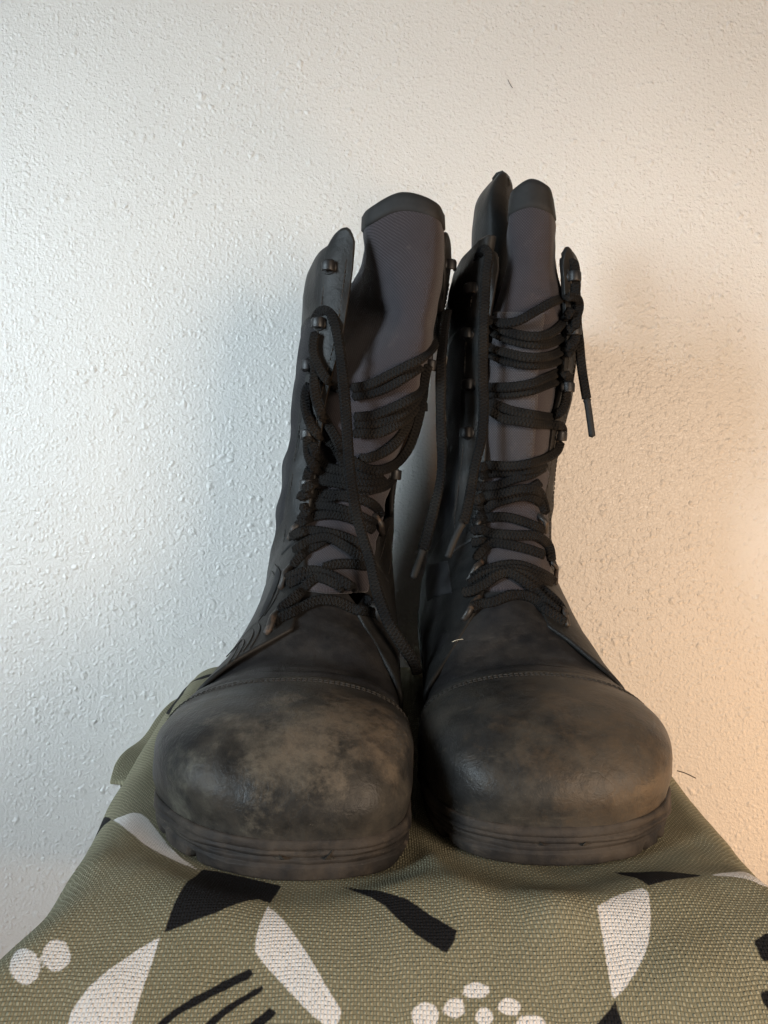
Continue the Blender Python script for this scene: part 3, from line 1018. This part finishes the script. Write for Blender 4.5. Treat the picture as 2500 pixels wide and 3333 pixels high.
HOOK = hook_mesh()
HOOK.materials.append(M['hook'])
HOOK.polygons.foreach_set('use_smooth', [True] * len(HOOK.polygons))


def ray(bvh, x, y):
    o = Vector((0, 0, CAM_Z))
    d = Vector(at(x, y, 1.0)) - o
    h, n, i, dist = bvh.ray_cast(o, d.normalized())
    if h is None:
        return None, None
    if n.dot(d) > 0:
        n = -n
    return np.array(h), np.array(n)


def place_hook(b, bvh, x, y, outer, Y=None, tilt=0.0):
    h, n = ray(bvh, x, y)
    if h is None or (Y and abs(h[1] - Y) > .05):
        h = at(x, y, Y or .45)
        n = np.array([outer * .8, -.6, 0])
    n = n * np.array([1, 1, .4])
    n /= np.linalg.norm(n)
    yv = np.array([0.0, 0, 1]) - n * n[2]
    yv /= np.linalg.norm(yv)
    xv = np.cross(yv, n)
    if xv[0] * outer < 0:
        xv = -xv
        yv = -yv
    from mathutils import Matrix
    m = Matrix(((xv[0], yv[0], n[0], h[0] - b.org[0]), (xv[1], yv[1], n[1], h[1] - b.org[1]), (xv[2], yv[2], n[2], h[2] - b.org[2]), (0, 0, 0, 1)))
    o = bpy.data.objects.new('hook', HOOK)
    COL.objects.link(o)
    o.parent = b.root
    o.matrix_local = m @ Matrix.Rotation(tilt, 4, 'Z')
    return o


def place_loop(b, bvh, x0, y0, x1, y1, Y, bow=8, wide=.0021):
    """metal lace tunnel: a flattened arched tube standing off the leather"""
    pts = []
    mx, my = (x0 + x1) / 2 + bow, (y0 + y1) / 2
    ctr = [(x0, y0), ((x0 + mx) / 2 + bow * .35, (y0 + my) / 2), (mx, my), ((x1 + mx) / 2 + bow * .35, (y1 + my) / 2), (x1, y1)]
    lift = [0.0003, .0030, .0044, .0030, 0.0003]
    for (q, l) in zip(ctr, lift):
        h, n = ray(bvh, *q)
        if h is None or abs(h[1] - Y) > .06:
            h, n = at(q[0], q[1], Y), np.array([0, -1, 0.2])
        pts.append(h + n * l)
    c = catmull(pts, 18)
    v, f, u = tube(c, wide, 8, flat=.7)
    bag = Bag()
    bag.add(v, f, u)
    return bag.obj('lace_loop', M['loop'], b.root, b.org)


def lace_path(b, bvh, pts, lift=.0030, Y=None, ext=0):
    """lace over the boot: points in image pixels, laid on whatever surface they meet; (x, y, Y) fixes the distance instead"""
    raw = catmull([(p[0], p[1], p[2] if len(p) > 2 else -1) for p in pts], 3) if False else None
    xy = catmull([(p[0], p[1]) for p in pts], max(14, int(len(pts) * 12)))
    fixed = [p[2] if len(p) > 2 else None for p in pts]
    # arc parameter of control points
    d = np.r_[0, np.cumsum(np.linalg.norm(np.diff(np.array([(p[0], p[1]) for p in pts], float), axis=0), axis=1) ** .7 + 1e-9)]
    tq = np.linspace(0, d[-1], len(xy))
    Yv = np.empty(len(xy))
    have = [i for i, q in enumerate(fixed) if q is not None]
    for i, (x, y) in enumerate(xy):
        k = min(np.searchsorted(d, tq[i], side='right') - 1, len(pts) - 2)
        a, c = fixed[k], fixed[k + 1]
        if a is not None and c is not None:
            f = (tq[i] - d[k]) / (d[k + 1] - d[k])
            Yv[i] = a + (c - a) * f
            continue
        h, n = ray(bvh, x, y)
        if h is None or (Y is not None and h[1] > Y + .035):
            Yv[i] = np.nan
        else:
            Yv[i] = h[1] - lift
    ok = ~np.isnan(Yv)
    if ok.sum() == 0:
        Yv[:] = Y if Y is not None else .44
    else:
        ii = np.arange(len(Yv))
        Yv = np.interp(ii, ii[ok], Yv[ok])
    for _ in range(10):      # a cord under tension: bridges hollows, rounds over bumps
        pad = np.r_[Yv[0], Yv, Yv[-1]]
        sm = (pad[:-2] + 2 * pad[1:-1] + pad[2:]) / 4
        Yv = np.minimum(sm, Yv + .0002) if _ < 6 else sm
    return np.array([at(x, y, yy) for (x, y), yy in zip(xy, Yv)])


def lace(b, bvh, paths, aglets):
    bag = Bag()
    for p in paths:
        pts, kw = (p[0], p[1]) if isinstance(p, tuple) and isinstance(p[1], dict) else (p, {})
        kw = dict(kw)
        w = kw.pop('w', .0031)
        nrm = kw.pop('nrm', (0, -1, .15))
        c = lace_path(b, bvh, pts, **kw)
        L = np.linalg.norm(np.diff(c, axis=0), axis=1).sum()
        c = catmull(c[::3] if len(c) > 12 else c, max(12, int(L / .0014)))
        nn = np.tile(np.array(nrm, float), (len(c), 1))
        wob = np.array([noise.noise(Vector((q[0] * 40, q[1] * 40, q[2] * 40))) for q in c])
        nn[:, 0] += wob * .5
        nn[:, 2] += wob * .3
        v, f, u = tube(c, w * (1 + .10 * wob), 16, nn, flat=.52, groove=.42)
        bag.add(v, f, u)
    o = bag.obj('shoelace', M['lace'], b.root, b.org)
    for pts, r in aglets:
        c = catmull([at(*p) for p in pts], 14)
        rr = np.full(14, r)
        rr[0] *= 1.25
        v, f, u = tube(c, rr, 10)
        g = Bag()
        g.add(v, f, u)
        g.obj('aglet', M['aglet'], o, b.org)
    return o


def build_boot(side, label):
    b = Boot(side, label)
    sg = b.sg
    R = side == 'R'
    build_sole(b, OUT_R if R else OUT_L)
    seed = 1.7 if R else 6.3

    def cap_disp(s, ph, P):
        return .0007 * fnoise(P, 30, seed) + .0003 * fnoise(P, 110, seed)

    def vamp_disp(s, ph, P):
        wob = .25 * np.sin(ph * 1.7 + seed)
        d = -.0042 * np.exp(-((s - 6.0 - wob) / .42) ** 2) * np.exp(-(ph / 1.1) ** 2)
        d += .0014 * np.exp(-((s - 5.4) / .25) ** 2) + .0016 * np.exp(-((s - 6.8 + wob) / .35) ** 2)
        d += -.0015 * np.exp(-((s - 6.42 - 1.4 * wob) / .10) ** 2) * np.exp(-((ph + .2) / .8) ** 2)
        d += -.0011 * np.exp(-((s - 5.72 + wob) / .08) ** 2) * np.exp(-((ph - .3) / .7) ** 2)
        return d + .0012 * fnoise(P, 40, seed) + .0005 * fnoise(P, 120, seed)

    cap_loc = [at(645, 1610, .292) - b.org, at(750, 1590, .300) - b.org, at(470, 1690, .292) - b.org] if R else [at(1320, 1650, .312) - b.org]
    if R:
        patch = [(tuple(cap_loc[0]), .036, (0.172, 0.148, 0.114), .55), (tuple(cap_loc[1]), .034, (0.150, 0.118, 0.088), .6), (tuple(cap_loc[2]), .024, (0.145, 0.138, 0.108), .6)]
    else:
        patch = [(tuple(cap_loc[0]), .062, (0.092, 0.067, 0.045), .6)]  # brown patch; warm sheen on the cap's right side painted into its colour
    mcap = mat_leather('scuffed_toe_leather', dark=(0.013, 0.013, 0.013), amount=.80, dust=(0.078, 0.068, 0.055), patch=patch, rough=.37, cracks=.04)
    b.panel('toe_cap', -1, lambda J: 5.0 + .10 * np.sin(J * math.pi) ** 2, -2.1, 2.1, .0024, .0026, mcap, 34, 60, cap_disp)
    b.panel('vamp', 4.6, lambda J: 7.35 + .85 * np.exp(-((J - .5 - (.02 if R else 0)) / .13) ** 2), -2.1, 2.1, 0, .002, M['vamp'], 40, 64, vamp_disp)

    st = Bag()
    for dd in (.16, .26):
        for t in b.line([(5.0 - dd + .10 * math.cos(ph / 2.1 * math.pi / 2) ** 2, ph) for ph in np.linspace(-1.7, 1.7, 13)], .00028, .0028, dash=.0026):
            st.add(*t)
    for t in b.line([(5.06 + .10 * math.cos(ph / 2.1 * math.pi / 2) ** 2, ph) for ph in np.linspace(-1.8, 1.8, 13)], .0006, .0004):
        st.add(*t)

    TW = 2 * math.pi
    # fabric shaft all the way round the back, from the right edge of the opening to the left one
    b.panel('shaft', lambda J: 7.2 + .3 * np.cos(J * TW), 16.4, lambda s: b.phR(s) + .05, lambda s: TW + b.phL(s) - .05, 0, .003, M['nylon'], 60, 96, b.relief)
    sh_rel = lambda k: (lambda s, ph, P: k * b.relief(s, ph, P))
    for side_, name in ((-1, 'quarter'), (1, 'quarter')):
        if side_ < 0:
            p0, p1 = (lambda s: np.full_like(s, -2.7)), (lambda s: b.phL(s))
        else:
            p0, p1 = (lambda s: b.phR(s)), (lambda s: np.full_like(s, 2.7))
        med = (side_ != sg)
        if side_ < 0:
            s0 = (lambda J: 5.9 + .75 * np.clip((J - .6) / .4, 0, 1) ** 1.6) if not med else (lambda J: 5.95 + 1.45 * np.clip((J - .6) / .4, 0, 1) ** 1.7)
            s1 = lambda J: 10.9 - .5 * np.sin(J * math.pi) + .2 * J
        else:
            s0 = (lambda J: 5.9 + .85 * np.clip((.4 - J) / .4, 0, 1) ** 1.6) if not med else (lambda J: 6.1 + 1.4 * np.clip((.4 - J) / .4, 0, 1) ** 1.4)
            s1 = lambda J: 10.9 - .5 * np.sin(J * math.pi) + .2 * (1 - J)
        b.panel(name, s0, s1, p0, p1, .0022, .0026, M['leather'], 40, 44, sh_rel(.5))
        # eyestay with the hooks
        wid = .40 if (R and side_ < 0) or (not R and side_ < 0) else .32
        if side_ < 0:
            e0, e1 = (lambda s, w=wid: b.phL(s) - w), (lambda s: b.phL(s) + .015)
            top = (lambda J: 16.95 - .4 * np.maximum(0, (J - .70) / .30) ** 2.5 - .45 * np.maximum(0, (.6 - J) / .6) ** 1.7) if R else (lambda J: 16.5 - .4 * np.maximum(0, (J - .7) / .3) ** 3 - .1 * np.maximum(0, (.6 - J) / .6) ** 2)
        else:
            e0, e1 = (lambda s: b.phR(s) - .015), (lambda s, w=wid: b.phR(s) + w)
            top = lambda J: (17.3 if R else 16.65) - .5 * np.maximum(0, (.30 - J) / .30) ** 2.5 - .5 * np.maximum(0, (J - .4) / .6) ** 1.5
        b.panel('eyestay', 9.6, top, e0, e1, .0032, .0034, M['leather'], 60, 12, sh_rel(.8))
        for off_ in (.06, wid - .06):
            ss = np.linspace(9.9, 16.2, 24)
            pp = (b.phL(ss) - off_) if side_ < 0 else (b.phR(ss) + off_)
            for t in b.line(list(zip(ss, pp)), .0003, .0034, dash=.003):
                st.add(*t)
        # counter panel at the heel side with raised seams
        q0, q1 = (-2.9, -1.62) if side_ < 0 else (1.62, 2.9)
        cnt = b.panel('heel_counter', 7.6, lambda J: 10.5 - .4 * np.cos(J * math.pi * 2), q0, q1, .0030, .0016, M['leather'], 26, 26)
        sgn = side_
        rl = Bag()
        if med or not R:
            continue
        m_ = -sgn
        for off in (0, .07):
            for path in ([(7.18, .89), (7.28, .80), (7.02, .66), (6.62, .59), (6.34, .58)], [(6.72, .98), (6.96, .92), (6.68, .77), (6.32, .70), (6.04, .68)],
                         [(9.5, .80), (8.7, .64), (7.7, .60), (7.35, .68)]):
                for t in b.line([(a - off, sgn * (c + off)) for a, c in path], 0.00032, .0025):
                    rl.add(*t)
        so = rl.obj('raised_seam', M['thread'], cnt, b.org)
        vt = Bag()
        q = catmull([(9.2, sgn * .74), (8.4, sgn * .70), (7.45, sgn * .76)], 24)
        P, N = b.up.pn(q[:, 0], q[:, 1])
        rr = .0040 * np.sin(np.linspace(.2, math.pi - .2, 24)) ** .6
        vt.add(*tube(P + N * .0022, rr, 10, N, flat=.25))
        vt.obj('vent', M['lining'], b.root, b.org)

    if not R:
        b.panel('side_patch', lambda J: 9.2 - 1.0 * J, lambda J: 10.6 - 1.1 * J, -1.24, -.78, .0026, .0012, M['nylon'], 16, 12, sh_rel(.5))
    # padded collar round the top
    def col_top(J):
        return (16.35 if R else 16.35 + .4 * np.clip(J * 2 - 1, 0, 1) ** 2) + .3 * np.abs(np.cos(J * math.pi)) ** 8 + .5 * np.exp(-((J - .5) / .12) ** 2)
    b.panel('collar', 15.4, col_top, lambda s: b.phR(s) + .22, lambda s: TW + b.phL(s) - .22, 0.0026, .0075, M['leather'], 20, 80,
            lambda s, ph, P: .0012 * np.sin(np.clip((s - 15.5) / 1.3, 0, 1) * math.pi) - .0015 + b.relief(s, ph, P))
    b.panel('backstay', 9.0, 15.8, math.pi - .33, math.pi + .33, .0024, .002, M['leather'], 30, 8)
    so = st.obj('stitching', M['thread'], b.root, b.org)
    so['kind'] = 'stuff'

    # tongue
    T = TONGUE_R if R else TONGUE_L
    lv = np.array([[at(*c) for c in row] for row in T])
    nlev, m = 84, 34
    d = np.r_[0, np.cumsum(np.linalg.norm(np.diff(lv[:, 2], axis=0), axis=1))]
    G = hermite(d, lv.reshape(len(T), -1), np.linspace(0, d[-1], nlev)).reshape(nlev, 5, 3)
    P = np.stack([catmull(G[i], m) for i in range(nlev)])
    N = grid_normals(P)
    if N[..., 1].mean() > 0:
        N = -N
    nz = .0024 * fnoise(P, 30, seed) + .0005 * fnoise(P, 110, seed)
    # cross folds where the laces pull
    zz = P[..., 2]
    nz += -.0012 * np.exp(-((np.mod(zz * 1000 + 4 * np.sin(P[..., 0] * 90), 27) - 13) / 4.5) ** 2) * np.clip((.27 - zz) / .03, 0, 1)
    fade = np.clip((nlev - 1 - np.arange(nlev)) / 10, 0, 1)[:, None]
    nz = nz * fade
    tg = b.part('tongue', P, N, nz, .0040, M['cordura'])
    k = 4 if R else 6
    b.part('binding', P[-k:], N[-k:], .0012, .0062, M['binding'], tg)
    if not R:
        # webbing strip sewn on the tongue
        js = slice(5, 23)
        sub = P[26:58, js]
        b.part('webbing', sub, N[26:58, js], nz[26:58, js] + .0018, .0020, M['webbing'], tg)
        # tall rear cuff that stands up behind the tongue
        rows = [[(1020, 700, .50), (1030, 700, .487), (1062, 700, .478), (1095, 700, .484), (1122, 700, .498)],
                [(1020, 620, .505), (1027, 620, .492), (1064, 620, .480), (1095, 620, .486), (1122, 620, .50)],
                [(1018, 540, .510), (1027, 540, .496), (1066, 540, .482), (1095, 540, .487), (1118, 540, .50)],
                [(1021, 480, .513), (1030, 480, .499), (1064, 480, .484), (1092, 480, .488), (1113, 480, .50)],
                [(1031, 432, .515), (1038, 430, .502), (1062, 427, .486), (1090, 427, .490), (1109, 430, .50)],
                [(1050, 405, .515), (1054, 403, .504), (1066, 399, .488), (1090, 396, .491), (1107, 400, .50)],
                [(1072, 380, .513), (1075, 378, .504), (1081, 374, .490), (1092, 373, .492), (1101, 381, .50)]]
        lv = np.array([[at(*c) for c in row] for row in rows])
        d = np.r_[0, np.cumsum(np.linalg.norm(np.diff(lv[:, 2], axis=0), axis=1))]
        G = hermite(d, lv.reshape(len(rows), -1), np.linspace(0, d[-1], 40)).reshape(40, 5, 3)
        P2 = np.stack([catmull(G[i], 24) for i in range(40)])
        N2 = grid_normals(P2)
        if N2[..., 1].mean() > 0:
            N2 = -N2
        b.part('rear_cuff', P2, N2, .0005 * fnoise(P2, 60, 2), .011, M['leather'])
    bvh = BVHTree.FromPolygons(b.tv, b.tf)
    return b, bvh


bootR, bvhR = build_boot('R', 'black leather combat boot with pale dust scuffs on its toe cap')
bootL, bvhL = build_boot('L', 'black combat boot with a tall cuff rising behind its narrow tongue')

# hooks and lace loops
for (x, y, o, Y) in ((712, 578, -1, .45), (690, 700, -1, .45), (668, 792, -1, .45), (666, 940, -1, .45), (664, 1048, -1, .45),
                     (967, 575, 1, .455), (950, 695, 1, .452), (925, 790, 1, .452), (905, 880, 1, .452), (848, 1025, 1, .452)):
    place_hook(bootR, bvhR, x, y, o, Y)
for (x, y, o, Y) in ((1020, 625, -1, .46), (1012, 722, -1, .46), (1014, 832, -1, .46), (1010, 935, -1, .46),
                     (1236, 600, 1, .46), (1237, 715, 1, .46), (1222, 838, 1, .46), (1206, 942, 1, .46)):
    place_hook(bootL, bvhL, x, y, o, Y)
for a in ((646, 1129, 626, 1164), (630, 1224, 607, 1272), (600, 1322, 576, 1370)):
    place_loop(bootR, bvhR, *a, .43, 8)
for a in ((808, 1112, 826, 1154), (785, 1196, 802, 1226), (798, 1305, 822, 1345)):
    place_loop(bootR, bvhR, *a, .43, -6)
for a in ((1040, 1118, 1022, 1150), (1042, 1214, 1012, 1256), (1040, 1288, 1002, 1340)):
    place_loop(bootL, bvhL, *a, .44, 8)
for a in ((1166, 1112, 1178, 1150), (1190, 1206, 1200, 1262), (1208, 1310, 1226, 1352)):
    place_loop(bootL, bvhL, *a, .44, -6)

HI = dict(lift=.0055)
TOP = dict(lift=.0100)
lace(bootR, bvhR, [
    [(592, 1344), (599, 1339), (646, 1316), (688, 1297), (730, 1300), (767, 1316), (800, 1322), (815, 1328)],
    [(606, 1318), (616, 1308), (644, 1283), (669, 1258), (697, 1241), (715, 1238)],
    ([(618, 1250), (630, 1244), (674, 1232), (711, 1241), (744, 1258), (772, 1277), (798, 1300), (812, 1312)], HI),
    [(634, 1222), (644, 1207), (660, 1190), (688, 1174), (711, 1160), (735, 1154)],
    [(700, 1226), (726, 1219), (758, 1218), (795, 1221), (806, 1214)],
    ([(630, 1160), (638, 1154), (674, 1146), (711, 1151), (744, 1160), (772, 1174), (789, 1196)], HI),
    [(648, 1124), (655, 1115), (677, 1087), (702, 1078), (730, 1072)],
    [(650, 1078), (652, 1070), (681, 1067), (741, 1067), (798, 1059), (837, 1046), (850, 1030)],
    [(700, 1066), (760, 1076), (796, 1084), (816, 1100), (824, 1118)],
    ([(664, 1046), (664, 1030), (672, 1012), (695, 1008), (720, 1013), (745, 1020)], {}),
    ([(665, 945), (665, 961), (668, 987), (681, 1013), (710, 1031), (741, 1036), (790, 1040), (830, 1034)], HI),
    [(674, 1000), (690, 1004), (720, 1012), (748, 1012)],
    ([(668, 905), (662, 888), (659, 865), (662, 842), (670, 830)], {}),
    ([(660, 860), (664, 895), (672, 920), (689, 940), (716, 958), (740, 985)], {}),
    ([(664, 800), (666, 784), (673, 778), (680, 790), (679, 828), (684, 867), (704, 909), (725, 945), (737, 975)], HI),
    ([(681, 720), (677, 740), (679, 768), (689, 792), (704, 817), (725, 838), (740, 842)], HI),
    ([(762, 838), (798, 831), (837, 812), (876, 792), (915, 772), (938, 745), (951, 700), (954, 672)], dict(lift=.0045, Y=.445)),
    ([(767, 901), (811, 896), (850, 880), (880, 866), (904, 850), (920, 815)], dict(lift=.004, Y=.445)),
    ([(765, 936), (790, 936), (815, 936), (848, 922), (881, 901), (903, 870)], dict(lift=.004, Y=.445)),
    ([(760, 992), (766, 998), (785, 1010), (824, 1015), (855, 1002), (881, 971), (899, 924), (912, 867), (918, 815), (926, 785)], dict(lift=.007, Y=.445)),
    ([(778, 990), (792, 990), (824, 979), (850, 961), (876, 925), (886, 900)], dict(lift=.004, Y=.445)),
    [(642, 1136), (662, 1122), (700, 1112), (742, 1116), (780, 1130), (812, 1148)],
    [(650, 1098), (690, 1092), (740, 1100), (790, 1120), (815, 1134)],
    ([(636, 1190), (668, 1168), (705, 1160), (740, 1176), (780, 1205), (800, 1222)], HI),
    [(622, 1262), (650, 1250), (680, 1246), (716, 1256), (750, 1276), (790, 1306)],
    ([(656, 1056), (690, 1040), (740, 1046), (800, 1052), (840, 1036)], HI),
    ([(764, 856), (800, 850), (840, 836), (880, 812), (914, 790)], dict(lift=.003, Y=.445)),
    ([(768, 916), (812, 914), (852, 902), (888, 876), (908, 850)], dict(lift=.003, Y=.445)),
    ([(690, 880), (702, 920), (716, 950), (738, 992), (752, 1016)], {}),
    ([(676, 960), (684, 984), (704, 1006), (740, 1018), (790, 1026), (830, 1020)], HI),
    # long free end: round the second hook, down the front, away between the boots
    ([(684, 706, .448), (682, 690, .444), (692, 673, .440), (710, 672, .437), (722, 695, .434), (735, 762, .428), (742, 830, .424), (748, 900, .422), (752, 970, .421), (758, 1040, .420),
      (768, 1100, .418), (785, 1165, .412), (798, 1205, .408), (813, 1272, .400), (838, 1342, .394), (868, 1392, .392), (893, 1430, .396), (904, 1460, .402)], dict(w=.0033)),
], [])

lace(bootL, bvhL, [
    [(1018, 1316), (1025, 1310), (1065, 1300), (1108, 1285), (1151, 1292), (1180, 1318), (1212, 1339), (1222, 1346)],
    ([(1000, 1280), (1018, 1276), (1043, 1264), (1086, 1238), (1133, 1242), (1169, 1271), (1209, 1310), (1221, 1335)], HI),
    [(1022, 1248), (1029, 1242), (1072, 1224), (1115, 1220), (1162, 1235), (1190, 1250), (1199, 1260)],
    [(1080, 1232), (1120, 1230), (1165, 1246), (1196, 1262)],
    [(1030, 1208), (1032, 1202), (1057, 1177), (1093, 1165), (1115, 1160)],
    ([(1020, 1148), (1030, 1143), (1065, 1152), (1115, 1156), (1162, 1159), (1185, 1178), (1192, 1215)], HI),
    [(1034, 1124), (1040, 1112), (1060, 1092), (1100, 1078), (1140, 1072), (1165, 1085), (1174, 1110)],
    ([(1026, 1086), (1036, 1076), (1084, 1066), (1136, 1056), (1165, 1062), (1174, 1085), (1180, 1112)], HI),
    [(1030, 1050), (1071, 1049), (1110, 1035), (1150, 1024), (1178, 1008)],
    ([(1034, 1012), (1050, 1006), (1100, 1007), (1140, 1002), (1178, 990), (1203, 974), (1212, 952)], HI),
    ([(1046, 884), (1060, 888), (1084, 903), (1123, 909), (1162, 916), (1196, 918), (1214, 922), (1216, 938)], HI),
    ([(1190, 902), (1212, 888), (1223, 862), (1224, 845)], {}),
    ([(1042, 836), (1060, 836), (1097, 836), (1149, 828), (1188, 812), (1213, 804), (1226, 812), (1229, 832)], HI),
    ([(1040, 742), (1055, 750), (1091, 761), (1143, 772), (1190, 768), (1222, 752), (1241, 735), (1243, 716)], HI),
    ([(1040, 684), (1055, 690), (1078, 708), (1117, 722), (1156, 727), (1190, 720), (1216, 696), (1236, 664)], HI),
    ([(1045, 694), (1060, 692), (1085, 698), (1117, 694), (1156, 673), (1195, 652), (1228, 641), (1247, 645), (1251, 662), (1244, 690), (1243, 712)], dict(lift=.0085)),
    [(1030, 1096), (1060, 1080), (1100, 1068), (1140, 1058), (1170, 1040)],
    ([(1024, 1130), (1056, 1118), (1100, 1118), (1140, 1130), (1180, 1146)], {}),
    ([(1020, 1172), (1052, 1170), (1096, 1176), (1140, 1186), (1180, 1200)], {}),
    ([(1014, 1262), (1050, 1240), (1090, 1234), (1140, 1262), (1180, 1300), (1210, 1326)], HI),
    ([(1044, 706), (1064, 718), (1096, 732), (1140, 742), (1186, 742), (1220, 724), (1240, 700)], {}),
    ([(1042, 756), (1062, 768), (1096, 780), (1144, 788), (1192, 784), (1226, 764), (1241, 742)], {}),
    ([(1044, 850), (1064, 850), (1100, 850), (1150, 843), (1190, 828), (1218, 816)], {}),
    ([(1044, 870), (1066, 872), (1096, 884), (1130, 892), (1166, 898), (1200, 902)], {}),
    ([(1038, 1028), (1060, 1022), (1106, 1020), (1146, 1014), (1182, 1000)], {}),
    # lace that stands up over the collar and hangs down the left eyestay
    ([(1030, 640, .470), (1032, 590, .462), (1036, 552, .452), (1045, 537, .446), (1054, 546, .442), (1050, 592, .440), (1046, 670, .438), (1044, 740, .437), (1043, 815, .437), (1045, 867, .438), (1040, 945, .438),
      (1025, 1010, .436), (1014, 1075, .432), (1006, 1110, .430), (998, 1134, .428)], dict(w=.0032)),
    # free end between the boots
    ([(966, 672, .462), (961, 700, .452), (957, 740, .446), (953, 780, .442), (952, 840, .440), (952, 900, .440), (954, 997, .440), (949, 1049, .440), (937, 1101, .438), (922, 1160, .436), (913, 1192, .434)], dict(w=.0034, nrm=(-.5, -1, 0))),
    # free end at the right
    ([(1236, 618, .455), (1229, 590, .452), (1230, 570, .450), (1238, 568, .449), (1243, 590, .449), (1243, 640, .450), (1247, 700, .452), (1251, 735, .454), (1256, 790, .456), (1262, 830, .458), (1268, 866, .459)], dict(w=.0030, nrm=(-.2, -1, 0))),
], [([(998, 1132, .428), (984, 1160, .427), (967, 1203, .426)], .0021),
    ([(913, 1190, .434), (904, 1215, .433), (893, 1247, .432)], .0022),
    ([(1268, 864, .459), (1272, 890, .459), (1279, 942, .459)], .0022)])

# ------------------------------------------------------------------ small stray things


def strand(name, pts, r, mat, label, cat):
    c = catmull([np.array(p) for p in pts], 20)
    org = c.mean(0)
    v, f, u = tube(c, r, 6)
    bag = Bag()
    bag.add(v, f, u)
    o = bag.obj(name, mat, None, org)
    o.location = org
    tag(o, label, cat)
    return o


strand('hair', [at(1463, 1665, .372), at(1480, 1670, .374), at(1503, 1681, .376)], .00028, M['hair'], 'short dark hair sticking out over the right edge of the green seat', 'hair')
strand('lint', [at(1097, 172, .6142), at(1103, 184, .6140), at(1107, 190, .6142)], .00025, M['thread'], 'tiny dark lint speck stuck to the upper wall', 'lint')


def on_boot(bvh, x, y, up):
    h, n = ray(bvh, x, y)
    return h + n * up


strand('straw', [on_boot(bvhL, 978, 1388, .0006), on_boot(bvhL, 990, 1386, .0014), on_boot(bvhL, 1001, 1383, .0008)], .0002, M['straw'], 'bit of pale straw lying on the instep of the boot with the tall cuff', 'straw')
